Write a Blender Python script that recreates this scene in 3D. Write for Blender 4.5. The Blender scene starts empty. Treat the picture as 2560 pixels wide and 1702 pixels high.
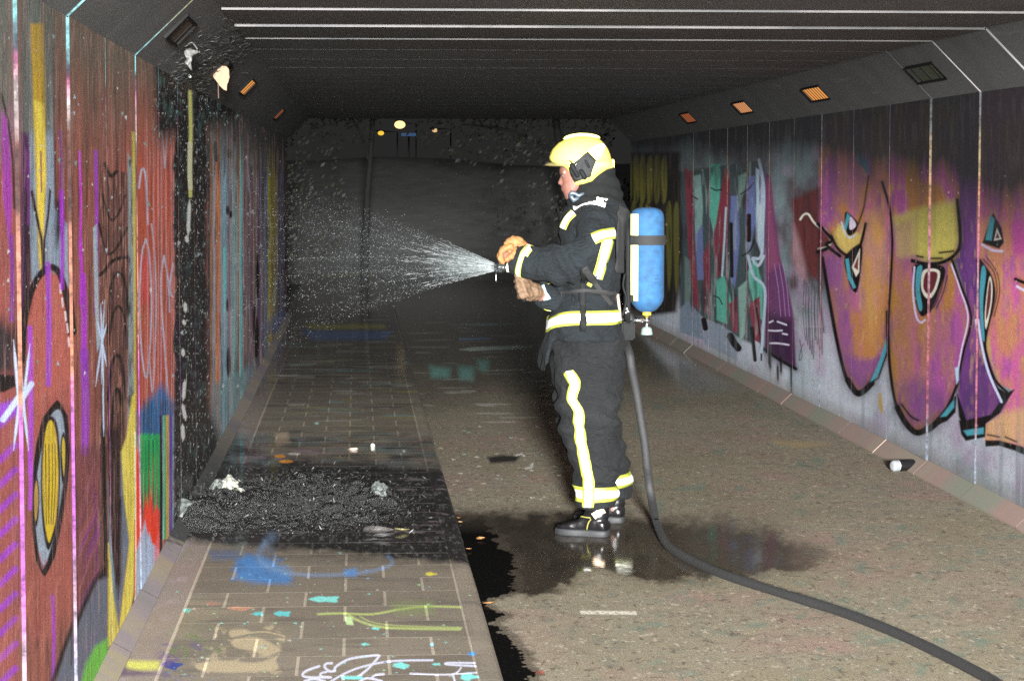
import bpy, bmesh, math, random
import numpy as np
from mathutils import Vector, Matrix, noise as mnoise
from mathutils.bvhtree import BVHTree

random.seed(7)
RNG = np.random.default_rng(11)
scn = bpy.context.scene
COL = scn.collection
rad = math.radians

# ------------------------------------------------------------------ camera
FPX, VX, VY = 5812.0, 892.0, 451.0          # focal length and tunnel vanishing point in photograph pixels
EYE = Vector((0.0, 0.0, 1.65))
pitch = math.atan((851 - VY) / FPX)
yaw = math.atan((1280 - VX) / FPX * math.cos(pitch))
cam_d = bpy.data.cameras.new('camera')
cam_d.sensor_width = 36.0
cam_d.lens = FPX / 2560 * 36.0
cam_d.clip_start = 0.1
cam_d.clip_end = 600
cam = bpy.data.objects.new('camera', cam_d)
cam.location = EYE
cam.rotation_euler = (math.pi / 2 - pitch, 0, -yaw)
COL.objects.link(cam)
scn.camera = cam

# ------------------------------------------------------------------ night world, flash, exposure
w = bpy.data.worlds.new('World')
scn.world = w
w.use_nodes = True
bg = w.node_tree.nodes['Background']
bg.inputs['Color'].default_value = (1.0, 0.98, 0.97, 1)
bg.inputs['Strength'].default_value = 0.021

fl = bpy.data.lights.new('flash', 'SPOT')
fl.energy = 110000
fl.color = (1.0, 1.0, 0.99)
fl.spot_size = rad(50)
fl.spot_blend = 0.6
fl.shadow_soft_size = 0.5
flo = bpy.data.objects.new('flash', fl)
flo.location = (0.1, -7.5, 2.42)
flo.rotation_euler = (rad(90 - 3.0), 0, rad(-1.2))
COL.objects.link(flo)

scn.view_settings.view_transform = 'Standard'
scn.view_settings.look = 'None'
scn.view_settings.exposure = 0.0
scn.view_settings.gamma = 1.0
scn.view_settings.use_curve_mapping = False
scn.render.engine = 'CYCLES'
scn.cycles.max_bounces = 5
scn.cycles.diffuse_bounces = 3
scn.cycles.transparent_max_bounces = 12
scn.cycles.use_denoising = False

# ------------------------------------------------------------------ helpers
_R = Vector((math.cos(yaw), -math.sin(yaw), 0))
_F = Vector((math.sin(yaw) * math.cos(pitch), math.cos(yaw) * math.cos(pitch), -math.sin(pitch)))
_U = _R.cross(_F)

def ray(px, py):
    return _R * ((px - 1280) / FPX) + _U * ((851 - py) / FPX) + _F

def U(px, py, y):                     # point of the photograph at depth y
    d = ray(px, py)
    return EYE + d * (y / d.y)

def UZ(px, py, z=0.0):                # point of the photograph on the level z
    d = ray(px, py)
    return EYE + d * ((z - EYE.z) / d.z)

def UX(px, py, x):
    d = ray(px, py)
    return EYE + d * (x / d.x)

def project(x, y, z):                 # numpy arrays -> photograph pixels
    z = z - EYE.z
    a = x * _R.x + y * _R.y + z * _R.z
    b = x * _U.x + y * _U.y + z * _U.z
    c = x * _F.x + y * _F.y + z * _F.z
    return 1280 + FPX * a / c, 851 - FPX * b / c

def lin(c):
    c = np.asarray(c, float) / 255.0
    return np.where(c <= 0.04045, c / 12.92, ((c + 0.055) / 1.055) ** 2.4)

def tag(o, label=None, cat=None, group=None, kind=None):
    if label: o['label'] = label
    if cat: o['category'] = cat
    if group: o['group'] = group
    if kind: o['kind'] = kind
    return o

def empty(name, loc=(0, 0, 0), rotz=0):
    o = bpy.data.objects.new(name, None)
    o.empty_display_size = 0.1
    o.location = loc
    o.rotation_euler = (0, 0, rotz)
    COL.objects.link(o)
    return o

def link(name, me, mats=(), parent=None, smooth=False, local=False):
    if isinstance(me, bmesh.types.BMesh):
        b = me
        me = bpy.data.meshes.new(name)
        b.normal_update()
        b.to_mesh(me)
        b.free()
    if not isinstance(mats, (list, tuple)):
        mats = [mats]
    for m in mats:
        me.materials.append(m)
    if smooth:
        me.polygons.foreach_set('use_smooth', [True] * len(me.polygons))
    o = bpy.data.objects.new(name, me)
    COL.objects.link(o)
    if parent is not None:
        o.parent = parent
        if not local:                  # mesh is given in world coordinates
            q, M = parent, Matrix()
            while q is not None:
                M = Matrix.Translation(q.location) @ M
                q = q.parent if q.matrix_parent_inverse == Matrix() else None
            o.matrix_parent_inverse = M.inverted()
    return o

def box(bm, lo, hi, mi=0, bevel=0.0):
    r = bmesh.ops.create_cube(bm, size=1.0)
    vs = r['verts']
    for v in vs:
        v.co = Vector([(lo[i] + hi[i]) / 2 + v.co[i] * (hi[i] - lo[i]) for i in range(3)])
    fs = {f for v in vs for f in v.link_faces}
    for f in fs: f.material_index = mi
    if bevel > 0:
        es = list({e for v in vs for e in v.link_edges})
        bmesh.ops.bevel(bm, geom=es, offset=bevel, segments=2, affect='EDGES')
    return bm

def loft(bm, rings, mi=0, caps=True):
    n = len(rings[0])
    vv = [[bm.verts.new(p) for p in r] for r in rings]
    for i in range(len(vv) - 1):
        for j in range(n):
            f = bm.faces.new((vv[i][j], vv[i][(j + 1) % n], vv[i + 1][(j + 1) % n], vv[i + 1][j]))
            f.material_index = mi
    if caps:
        for r in (vv[0][::-1], vv[-1]):
            try:
                f = bm.faces.new(r); f.material_index = mi
            except ValueError: pass
    return vv

def tube(bm, pts, radii, n=12, mi=0, flat=None, roundcap=False):
    pts = [Vector(p) for p in pts]
    if not isinstance(radii, (list, tuple)): radii = [radii] * len(pts)
    if roundcap:
        t0 = (pts[0] - pts[1]).normalized(); t1 = (pts[-1] - pts[-2]).normalized()
        tp = lambda r: r if isinstance(r, (tuple, list)) else (r, r)
        a, b = tp(radii[0]), tp(radii[-1])
        ma, mb = min(a), min(b)
        sc2 = lambda r, k: (r[0] * k, r[1] * k)
        pts = [pts[0] + t0 * ma * .95, pts[0] + t0 * ma * .7] + pts + [pts[-1] + t1 * mb * .7, pts[-1] + t1 * mb * .95]
        radii = [sc2(a, .3), sc2(a, .72)] + list(radii) + [sc2(b, .72), sc2(b, .3)]
    rings = []
    up = None
    for i, p in enumerate(pts):
        t = (pts[min(i + 1, len(pts) - 1)] - pts[max(i - 1, 0)]).normalized()
        if up is None:
            up = Vector((0, 0, 1)) if abs(t.z) < 0.9 else Vector((0, 1, 0))
        s = t.cross(up).normalized()
        up = s.cross(t).normalized()
        r = radii[i]
        ra, rb = r if isinstance(r, (tuple, list)) else (r, r)
        rings.append([p + s * ra * math.cos(2 * math.pi * k / n) + up * rb * math.sin(2 * math.pi * k / n) for k in range(n)])
    return loft(bm, rings, mi)

def crom(pts, n=8, closed=False):
    pts = [tuple(p) for p in pts]
    out = []
    m = len(pts)
    rng = range(m if closed else m - 1)
    for i in rng:
        if closed:
            p0, p1, p2, p3 = pts[(i - 1) % m], pts[i], pts[(i + 1) % m], pts[(i + 2) % m]
        else:
            p0, p1, p2, p3 = pts[max(i - 1, 0)], pts[i], pts[i + 1], pts[min(i + 2, m - 1)]
        for k in range(n):
            t = k / n
            out.append(tuple(0.5 * ((2 * b) + (c - a) * t + (2 * a - 5 * b + 4 * c - d) * t * t + (3 * b - a - 3 * c + d) * t ** 3) for a, b, c, d in zip(p0, p1, p2, p3)))
    if not closed: out.append(pts[-1])
    return out

def ellipsoid(bm, c, r, rot=None, seg=14, mi=0):
    res = bmesh.ops.create_uvsphere(bm, u_segments=seg, v_segments=max(6, seg // 2 + 1), radius=1.0)
    M = Matrix.Translation(c) @ (rot.to_4x4() if rot else Matrix()) @ Matrix.Diagonal((r[0], r[1], r[2], 1))
    bmesh.ops.transform(bm, matrix=M, verts=res['verts'])
    for f in {f for v in res['verts'] for f in v.link_faces}: f.material_index = mi

def voxel(bm, size, smooth_it=2, name='tmp'):
    me = bpy.data.meshes.new(name)
    bmesh.ops.recalc_face_normals(bm, faces=bm.faces)
    bm.to_mesh(me); bm.free()
    o = bpy.data.objects.new(name, me)
    COL.objects.link(o)
    md = o.modifiers.new('r', 'REMESH'); md.mode = 'VOXEL'; md.voxel_size = size
    if smooth_it:
        ms = o.modifiers.new('s', 'SMOOTH'); ms.factor = 0.5; ms.iterations = smooth_it
    dg = bpy.context.evaluated_depsgraph_get()
    out = bpy.data.meshes.new_from_object(o.evaluated_get(dg))
    bpy.data.objects.remove(o)
    bpy.data.meshes.remove(me)
    return out

def displace(me, fn):
    nrm = [v.normal.copy() for v in me.vertices]
    for v, n in zip(me.vertices, nrm):
        v.co = v.co + n * fn(v.co, n)
    me.update()

def bvh_of(me):
    return BVHTree.FromPolygons([v.co for v in me.vertices], [p.vertices[:] for p in me.polygons])

# ---- materials
def nodes_of(m):
    m.use_nodes = True
    nt = m.node_tree
    return nt, nt.nodes, nt.links, nt.nodes['Principled BSDF']

def N(nt, typ, **kw):
    n = nt.nodes.new(typ)
    for k, v in kw.items(): setattr(n, k, v)
    return n

def math_node(nt, op, a, b=None, c=None):
    n = nt.nodes.new('ShaderNodeMath'); n.operation = op
    for i, v in enumerate((a, b, c)):
        if v is None: continue
        if isinstance(v, (int, float)): n.inputs[i].default_value = v
        else: nt.links.new(v, n.inputs[i])
    return n.outputs[0]

def mix_col(nt, fac, a, b, blend='MIX'):
    n = nt.nodes.new('ShaderNodeMix'); n.data_type = 'RGBA'; n.blend_type = blend
    for i, v in ((0, fac), (6, a), (7, b)):
        if isinstance(v, (int, float)): n.inputs[i].default_value = v
        elif isinstance(v, (tuple, list)): n.inputs[i].default_value = (*v[:3], 1)
        else: nt.links.new(v, n.inputs[i])
    return n.outputs[2]

def ramp(nt, fac, stops):
    n = nt.nodes.new('ShaderNodeValToRGB')
    e = n.color_ramp.elements
    while len(e) < len(stops): e.new(0.5)
    for s, (p, c) in zip(e, stops):
        s.position = p
        s.color = (*c, 1) if len(c) == 3 else c
    nt.links.new(fac, n.inputs[0])
    return n.outputs[0]

def noise_tex(nt, vec, scale, detail=4, rough=0.6):
    n = nt.nodes.new('ShaderNodeTexNoise')
    n.inputs['Scale'].default_value = scale
    n.inputs['Detail'].default_value = detail
    n.inputs['Roughness'].default_value = rough
    if vec is not None: nt.links.new(vec, n.inputs['Vector'])
    return n.outputs[0]

def mat(name, col, rough=0.6, metal=0.0, var=0.25, scale=30.0, bump=0.0, bscale=200.0, spec=0.5, coat=0.0, emit=None, estr=0.0):
    m = bpy.data.materials.new(name)
    nt, nd, lk, bs = nodes_of(m)
    tc = N(nt, 'ShaderNodeTexCoord')
    col = tuple(float(x) for x in col)
    if var > 0:
        f = noise_tex(nt, tc.outputs['Object'], scale, 5)
        c = ramp(nt, f, [(0.3, tuple(x * (1 - var) for x in col)), (0.7, tuple(min(1, x * (1 + var)) for x in col))])
        lk.new(c, bs.inputs['Base Color'])
    else:
        bs.inputs['Base Color'].default_value = (*col, 1)
    bs.inputs['Roughness'].default_value = rough
    bs.inputs['Metallic'].default_value = metal
    bs.inputs['Specular IOR Level'].default_value = spec
    bs.inputs['Coat Weight'].default_value = coat
    if bump > 0:
        b = N(nt, 'ShaderNodeBump'); b.inputs['Strength'].default_value = bump; b.inputs['Distance'].default_value = 0.004
        lk.new(noise_tex(nt, tc.outputs['Object'], bscale, 4), b.inputs['Height'])
        lk.new(b.outputs[0], bs.inputs['Normal'])
    if emit:
        bs.inputs['Emission Color'].default_value = (*emit, 1)
        bs.inputs['Emission Strength'].default_value = estr
    return m

# ---- paint canvas: paint is laid on a surface in the surface's own texels
def vnoise(a, b, seed=0, octaves=4, gain=0.5):
    """value noise of two coordinate arrays, about 0..1"""
    out = np.zeros(np.broadcast(a, b).shape); amp = 1.0; tot = 0
    for o in range(octaves):
        r = np.random.default_rng(seed + 101 * o).random((64, 64))
        x = a * 2 ** o; y = b * 2 ** o
        xi = np.floor(x).astype(int); yi = np.floor(y).astype(int)
        fx = x - xi; fy = y - yi
        fx = fx * fx * (3 - 2 * fx); fy = fy * fy * (3 - 2 * fy)
        g = lambda i, j: r[(i) % 64, (j) % 64]
        v = (g(xi, yi) * (1 - fx) + g(xi + 1, yi) * fx) * (1 - fy) + (g(xi, yi + 1) * (1 - fx) + g(xi + 1, yi + 1) * fx) * fy
        out = out + v * amp; tot += amp; amp *= gain
    return out / tot

class Canvas:
    def __init__(s, W, H, world, gain):
        s.W, s.H, s.gain = W, H, gain
        u, v = np.meshgrid((np.arange(W) + .5) / W, (np.arange(H) + .5) / H)
        s.u, s.v = u, v
        s.wx, s.wy, s.wz = world(u, v)
        s.px, s.py = project(s.wx, s.wy, s.wz)
        s.c = np.zeros((H, W, 3)); s.a = np.zeros((H, W))
    def col(s, c):
        return lin(c) * s.gain
    def put(s, m, c, op=1.0):
        c = c if isinstance(c, np.ndarray) and c.ndim == 3 else s.col(c)
        m = np.clip(m * op, 0, 1)[..., None]
        s.c = s.c * (1 - m) + c * m
    def seg(s, pts, closed=False):
        d = np.full((s.H, s.W), 1e9); t = np.zeros((s.H, s.W))
        n = len(pts)
        for i in range(n if closed else n - 1):
            ax, ay = pts[i]; bx, by = pts[(i + 1) % n]
            dx, dy = bx - ax, by - ay
            L = dx * dx + dy * dy + 1e-9
            k = np.clip(((s.px - ax) * dx + (s.py - ay) * dy) / L, 0, 1)
            q = np.hypot(s.px - ax - k * dx, s.py - ay - k * dy)
            m = q < d
            d = np.where(m, q, d); t = np.where(m, (i + k) / max(1, n - 1), t)
        return d, t
    def _box(s, pts, pad):
        xs = [p[0] for p in pts]; ys = [p[1] for p in pts]
        m = (s.px > min(xs) - pad) & (s.px < max(xs) + pad) & (s.py > min(ys) - pad) & (s.py < max(ys) + pad)
        if not m.any(): return None
        r = np.where(m.any(1))[0]; c = np.where(m.any(0))[0]
        return slice(r[0], r[-1] + 1), slice(c[0], c[-1] + 1)
    def _sub(s, sl):
        t = object.__new__(Canvas)
        t.px = s.px[sl]; t.py = s.py[sl]; t.H, t.W = t.px.shape
        return t
    def mask_poly(s, pts, feather=1.5, smooth=0, part=False):
        if smooth: pts = crom(pts, smooth, True)
        sl = s._box(pts, feather * 2 + 4)
        if sl is None: return None if part else np.zeros((s.H, s.W))
        t = s._sub(sl)
        ins = np.zeros((t.H, t.W), bool)
        n = len(pts)
        for i in range(n):
            ax, ay = pts[i]; bx, by = pts[(i + 1) % n]
            if ay == by: continue
            c = ((ay > t.py) != (by > t.py)) & (t.px < (bx - ax) * (t.py - ay) / (by - ay) + ax)
            ins ^= c
        d, _ = t.seg(pts, True)
        m = np.clip(0.5 + np.where(ins, d, -d) / (2 * feather), 0, 1)
        if part: return sl, m
        M = np.zeros((s.H, s.W)); M[sl] = m
        return M
    def blend(s, sl, m, c, op):
        m = np.clip(m * op, 0, 1)[..., None]
        s.c[sl] = s.c[sl] * (1 - m) + s.col(c) * m
    def poly(s, pts, c, feather=1.5, smooth=0, op=1.0):
        r = s.mask_poly(pts, feather, smooth, True)
        if r: s.blend(r[0], r[1], c, op)
    def mask_stroke(s, pts, w, soft=1.2, smooth=0, taper=False, part=False):
        if smooth: pts = crom(pts, smooth)
        sl = s._box(pts, (max(w) if isinstance(w, (list, tuple)) else w) + soft * 2 + 4)
        if sl is None: return None if part else np.zeros((s.H, s.W))
        t = s._sub(sl)
        d, k = t.seg(pts)
        ww = (w[0] + (w[1] - w[0]) * k) if isinstance(w, (list, tuple)) else w
        if taper: ww = ww * np.clip(np.minimum(k, 1 - k) * 6, 0.25, 1)
        m = np.clip(0.5 + (ww / 2 - d) / (2 * soft), 0, 1)
        if part: return sl, m
        M = np.zeros((s.H, s.W)); M[sl] = m
        return M
    def stroke(s, pts, w, c, soft=1.2, smooth=0, op=1.0, taper=False):
        r = s.mask_stroke(pts, w, soft, smooth, taper, True)
        if r: s.blend(r[0], r[1], c, op)
    def spots(s, n, x0, x1, y0, y1, rmin, rmax, cols, asp=1.0, op=0.9, seed=3):
        r = np.random.default_rng(seed)
        for i in range(n):
            cx, cy = r.uniform(x0, x1), r.uniform(y0, y1)
            R = rmin + (rmax - rmin) * r.random() ** 3
            sl = s._box([(cx, cy)], R * 2.5 + 4)
            if sl is None: continue
            px, py = s.px[sl] - cx, (s.py[sl] - cy) * asp
            ang = np.arctan2(py, px)
            rr = R * (1 + .3 * np.sin(ang * 3 + i) + .2 * np.sin(ang * 5 + 2 * i))
            m = np.clip(0.5 + (rr - np.hypot(px, py)) / 1.6, 0, 1) * op
            c = s.col(cols[r.integers(len(cols))])
            s.c[sl] = s.c[sl] * (1 - m[..., None]) + c * m[..., None]
    def image(s, name):
        im = bpy.data.images.new(name, s.W, s.H, alpha=True, float_buffer=True)
        im.colorspace_settings.name = 'Linear Rec.709'
        im.alpha_mode = 'CHANNEL_PACKED'
        out = np.ones((s.H, s.W, 4), np.float32)
        out[..., :3] = np.clip(s.c, 0.002, 0.95); out[..., 3] = np.clip(s.a, 0, 1)
        im.pixels.foreach_set(out.ravel())
        im.update()
        im.pack()
        return im
# ------------------------------------------------------------------ tunnel dimensions
XL, XR = -0.818, 3.2                       # inner wall faces
ZBL, ZBR = 0.118, 0.081                    # wall feet
ZTL, ZTR = 2.113, 2.102                    # top of the upright walls
ZC = 2.363                                 # ceiling
XCL, XCR = -0.556, 2.94                    # ceiling edges
ZS = 0.08                                  # pavement level
Y0, DY = 5.66, 1.0235                      # first visible joint, segment length
K0, K1 = -2, 20
YEND = Y0 + DY * (K1 + 1)

# ------------------------------------------------------------------ painted left wall
def world_left(u, v):
    xs = -90 + 830 * u
    y = -XL * FPX / (VX - xs)
    return np.full_like(u, XL), y, 0.05 + 2.1 * v

L = Canvas(720, 900, world_left, 1.0)
L.put(np.ones((L.H, L.W)), (132, 82, 70))
x_, y_ = L.px, L.py
vs = lambda cv, f, seed, sy=0.004: vnoise(cv.px * f, cv.py * sy, seed, 4)
# brown paint with vertical runs
L.put(np.clip((vs(L, .09, 1) - .45) * 3, 0, 1), (165, 92, 80), .8)
L.put(np.clip((vs(L, .15, 2) - .5) * 4, 0, 1), (74, 42, 40), .75)
L.poly([(-80, -50), (44, -50), (44, 1702), (-80, 1702)], (150, 84, 78), 3, op=.8)
L.poly([(-80, -50), (50, -50), (48, 330), (-80, 360)], (96, 100, 92), 40)
L.poly([(-80, 300), (46, 260), (44, 420), (-80, 400)], (128, 96, 112), 20, op=.7)
L.poly([(4, 280), (20, 300), (30, 480), (26, 640), (8, 500)], (150, 70, 150), 4)
L.stroke([(3, 235), (20, 300), (32, 400), (36, 520)], 6, (52, 40, 40), 2)
L.poly([(-80, 760), (10, 800), (44, 830), (42, 935), (-80, 950)], (52, 44, 46), 22)
L.poly([(-60, 932), (36, 938), (40, 965), (10, 980), (-60, 985)], (12, 10, 12), 3)
L.poly([(-60, 1030), (30, 1000), (60, 985), (60, 1020), (0, 1070), (-60, 1090)], (150, 84, 190), 6)
for k in range(11):
    yy = 1120 + k * 62
    L.stroke([(-60, yy + 60), (0, yy + 30), (38, yy - 8)], 15, (150, 70, 185), 4, op=.8)
# dark violet band behind the grey patch
L.poly([(44, -60), (66, -60), (66, 700), (44, 760)], (92, 94, 90), 3)
L.poly([(44, 330), (66, 330), (68, 600), (62, 760), (40, 830)], (74, 40, 78), 5)
L.poly([(50, 470), (68, 500), (66, 720), (48, 800)], (36, 24, 30), 5, op=.85)
# grey patch with the yellow streak
L.poly([(64, -60), (124, -60), (134, 520), (168, 560), (172, 720), (140, 690), (110, 672), (90, 700), (72, 730), (66, 520)], (142, 156, 168), 3)
L.poly([(58, -60), (136, -60), (128, 330), (60, 330)], (98, 106, 98), 14)
L.put(np.clip((vs(L, .2, 5) - .5) * 3, 0, 1) * L.mask_poly([(62, 0), (128, 0), (168, 560), (170, 700), (68, 700)]), (104, 122, 122), .7)
L.poly([(68, 60), (104, 60), (110, 430), (106, 520), (100, 640), (95, 700), (90, 640), (84, 480), (74, 200)], (196, 160, 60), 5)
L.poly([(78, 250), (104, 260), (110, 440), (104, 560), (98, 680), (92, 640), (86, 470)], (232, 208, 92), 4)
L.stroke([(96, 380), (98, 480)], 4, (150, 90, 110), 2)
L.stroke([(72, 480), (80, 520), (98, 600), (106, 700), (108, 760)], 8, (30, 24, 26), 2)
L.stroke([(122, 470), (116, 540), (106, 600), (104, 680)], 6, (40, 34, 36), 2)
L.poly([(136, 500), (160, 500), (162, 560), (140, 620), (134, 580)], (24, 18, 22), 8, op=.9)
L.stroke([(130, 120), (134, 420), (136, 520)], 5, (60, 48, 44), 2, op=.7)
# cap of the brown head
L.poly([(60, 790), (75, 720), (100, 690), (125, 678), (150, 695), (170, 760), (176, 860), (176, 1020), (150, 1000), (120, 1040), (100, 1060), (80, 1250), (56, 1100)], (176, 100, 88), 4)
L.stroke([(44, 900), (52, 800), (72, 725), (96, 685), (125, 668), (150, 690), (168, 755), (175, 830)], 17, (22, 16, 18), 2, smooth=6)
L.stroke([(30, 860), (48, 790), (60, 760)], 22, (40, 28, 30), 8, op=.7)
for q in ((148, 722), (154, 756), (162, 790), (167, 820), (171, 855)):
    L.stroke([(q[0], q[1] - 10), (q[0] + 2, q[1] + 10)], 5, (236, 214, 214), 1.5)
# the big eye
eye = [(87, 1110), (104, 1045), (140, 1004), (165, 1040), (171, 1120), (166, 1200), (150, 1300), (130, 1390), (105, 1436), (86, 1400), (75, 1320), (71, 1220)]
L.poly([(60, 1030), (176, 960), (178, 1500), (130, 1600), (58, 1600)], (156, 88, 78), 14, op=.7)
L.poly(eye, (12, 10, 11), 2, smooth=5); L.stroke(eye + eye[:1], 8, (10, 8, 9), 1.5)
L.poly([(98, 1120), (112, 1058), (138, 1024), (155, 1042), (162, 1120), (157, 1200), (142, 1290), (122, 1370), (105, 1412), (92, 1390), (82, 1320), (79, 1230)], (150, 162, 172), 2, smooth=5)
L.poly([(96, 1160), (106, 1060), (124, 1040), (142, 1070), (148, 1180), (143, 1290), (128, 1350), (112, 1372), (98, 1290)], (14, 12, 12), 2, smooth=5)
L.poly([(100, 1180), (108, 1080), (122, 1050), (136, 1080), (143, 1180), (138, 1280), (126, 1335), (115, 1352), (103, 1280)], (206, 178, 66), 2, smooth=5)
for q in (108, 117, 126, 134):
    L.stroke([(q, 1110), (q + 1, 1200), (q - 2 + (122 - q) * .3, 1310)], 2.2, (90, 74, 30), 1, smooth=4)
L.poly([(73, 1250), (82, 1186), (91, 1230), (88, 1300), (80, 1312)], (14, 12, 12), 2, smooth=5)
L.poly([(77, 1240), (83, 1200), (88, 1232), (86, 1280), (80, 1300)], (190, 150, 86), 1.5, smooth=5)
L.poly([(148, 1120), (157, 1080), (166, 1120), (160, 1200), (152, 1200)], (14, 12, 12), 2, smooth=5)
L.poly([(152, 1120), (157, 1092), (162, 1124), (158, 1190)], (190, 166, 70), 1.5, smooth=5)
L.stroke([(92, 1380), (100, 1420), (112, 1400)], 5, (170, 110, 120), 2, op=.6)
# magenta and violet runs
for (x, a, b, wd, c) in ((150, 330, 560, 8, (120, 60, 130)), (194, 380, 640, 5, (206, 66, 214)), (196, 600, 760, 8, (190, 70, 200)), (203, 690, 900, 16, (160, 66, 180)),
                         (206, 880, 1130, 21, (140, 66, 170)), (238, 380, 780, 9, (150, 70, 180)), (116, 660, 960, 14, (162, 84, 196)), (67, 820, 1180, 13, (176, 88, 204)),
                         (66, 1120, 1270, 10, (190, 90, 210)), (153, 480, 720, 11, (160, 64, 190)), (29, 590, 800, 9, (120, 60, 150)), (128, 1490, 1702, 8, (150, 70, 180)), (236, 1230, 1600, 9, (110, 56, 130)), (62, 380, 560, 7, (110, 46, 120))):
    L.stroke([(x - 1, a), (x + 2, (a + b) / 2), (x, b)], wd, c, 3, smooth=4, op=.9)
# brown field between the ribs, lower violet shade
L.poly([(184, 1120), (262, 1100), (268, 1400), (230, 1500), (190, 1600), (184, 1500)], (100, 56, 62), 12, op=.7)
L.put(np.clip((vnoise(L.px * .11 + L.py * .04, L.py * .006, 9) - .52) * 4, 0, 1) * L.mask_poly([(184, 1120), (262, 1100), (266, 1420), (190, 1600)], 6), (150, 92, 96), .6)
L.put(np.clip((vnoise(L.px * .1 + L.py * .05, L.py * .006, 19) - .55) * 4, 0, 1) * L.mask_poly([(184, 1250), (262, 1180), (266, 1420), (190, 1600)], 6), (112, 52, 120), .7)
L.put(np.clip((vnoise(L.px * .07 + L.py * .02, L.py * .005, 29) - .5) * 3, 0, 1) * L.mask_poly([(-40, 1450), (170, 1440), (140, 1702), (-40, 1702)], 10), (176, 110, 92), .5)
# wooden section with black curves
L.poly([(246, 430), (322, 430), (322, 1420), (246, 1420)], (98, 66, 58), 4)
L.put(np.clip((vs(L, .3, 12) - .45) * 5, 0, 1) * L.mask_poly([(246, 430), (322, 430), (322, 1420), (246, 1420)], 4), (48, 32, 30), .8)
L.put(np.clip((vs(L, .22, 13, .02) - .58) * 6, 0, 1) * L.mask_poly([(246, 430), (322, 430), (322, 1300), (246, 1300)], 4), (158, 112, 96), .7)
bl = (16, 12, 12)
for pts, wd in (([(246, 560), (262, 622), (274, 635), (292, 618), (318, 570)], 6), ([(256, 490), (270, 538), (282, 550), (298, 530), (312, 490)], 5),
                ([(262, 410), (276, 440), (290, 430)], 9), ([(246, 688), (262, 676), (278, 655), (300, 645), (322, 643)], 9), ([(268, 830), (274, 730), (286, 690), (298, 682), (312, 705), (320, 790)], 6),
                ([(272, 860), (278, 800), (290, 770), (300, 768), (312, 800), (318, 870)], 6), ([(270, 1000), (280, 910), (294, 888), (306, 915), (312, 1000)], 8), ([(274, 1120), (284, 1000), (294, 972), (304, 1010)], 8), ([(256, 1060), (260, 1250), (262, 1400)], 10)):
    L.stroke(pts, wd, bl, 2, smooth=6)
L.poly([(270, 1080), (302, 1060), (302, 1480), (282, 1520), (276, 1300)], (30, 20, 20), 8, op=.9)
# pale strip and sparkle
L.poly([(229, 570), (240, 560), (246, 800), (250, 860), (240, 880), (234, 760)], (152, 164, 170), 2)
for pts, wd in (([(240, 800), (253, 850), (266, 915)], 5), ([(266, 810), (253, 855), (236, 965)], 5), ([(250, 760), (254, 850), (258, 985)], 4), ([(261, 750), (254, 860), (252, 960)], 3), ([(256, 960), (258, 1090)], 4)):
    L.stroke(pts, wd, (188, 206, 226), 1.5, taper=True)
# grey green strip, yellow band
L.poly([(318, 380), (338, 420), (338, 960), (334, 1040), (318, 1100), (322, 700)], (124, 134, 132), 2)
L.put(np.clip((vnoise(L.px * .12, L.py * .02, 15) - .55) * 6, 0, 1) * L.mask_poly([(318, 400), (336, 400), (336, 1100), (314, 1100)]), (20, 18, 18), .8)
L.poly([(329, 330), (338, 330), (341, 900), (341, 1050), (335, 1050), (334, 700)], (176, 164, 84), 2)
L.poly([(316, 1090), (330, 990), (341, 980), (341, 1320), (334, 1480), (320, 1560), (300, 1606), (268, 1616), (270, 1356), (275, 1356), (288, 1500), (297, 1570), (306, 1490), (318, 1400), (322, 1350), (306, 1220), (302, 1130)], (206, 190, 92), 3)
L.put(np.clip((vs(L, .25, 17) - .55) * 4, 0, 1) * L.mask_poly([(300, 1000), (341, 980), (341, 1400), (310, 1560)]), (150, 134, 70), .6)
L.poly([(302, 1130), (308, 1240), (322, 1350), (314, 1420), (304, 1500), (296, 1560), (288, 1480), (298, 1440)], (98, 106, 116), 3)
L.poly([(269, 1200), (276, 1340), (286, 1440), (296, 1570), (282, 1480), (272, 1356)], (112, 128, 138), 2)
L.poly([(278, 1260), (304, 1240), (303, 1440), (296, 1500), (286, 1400)], (34, 20, 20), 4)
# lower grey field, green, black line
L.poly([(128, 1720), (160, 1620), (205, 1500), (240, 1444), (268, 1430), (268, 1720)], (92, 98, 108), 4)
L.put(np.clip((vnoise(L.px * .05 + L.py * .03, L.py * .01, 21) - .5) * 3, 0, 1) * L.mask_poly([(128, 1720), (240, 1444), (268, 1430), (268, 1720)]), (112, 96, 116), .5)
L.stroke([(128, 1702), (160, 1615), (200, 1520), (232, 1455)], 12, bl, 4)
L.poly([(228, 1450), (268, 1400), (268, 1440), (240, 1452)], bl, 6)
L.poly([(192, 1720), (208, 1660), (234, 1615), (268, 1594), (270, 1650), (246, 1720)], (104, 168, 72), 6)
L.poly([(240, 1720), (262, 1650), (274, 1630), (274, 1720)], (164, 206, 196), 4)
L.stroke([(180, 1120), (186, 1300), (184, 1500), (178, 1660)], 6, (60, 40, 44), 2, op=.7)
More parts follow.
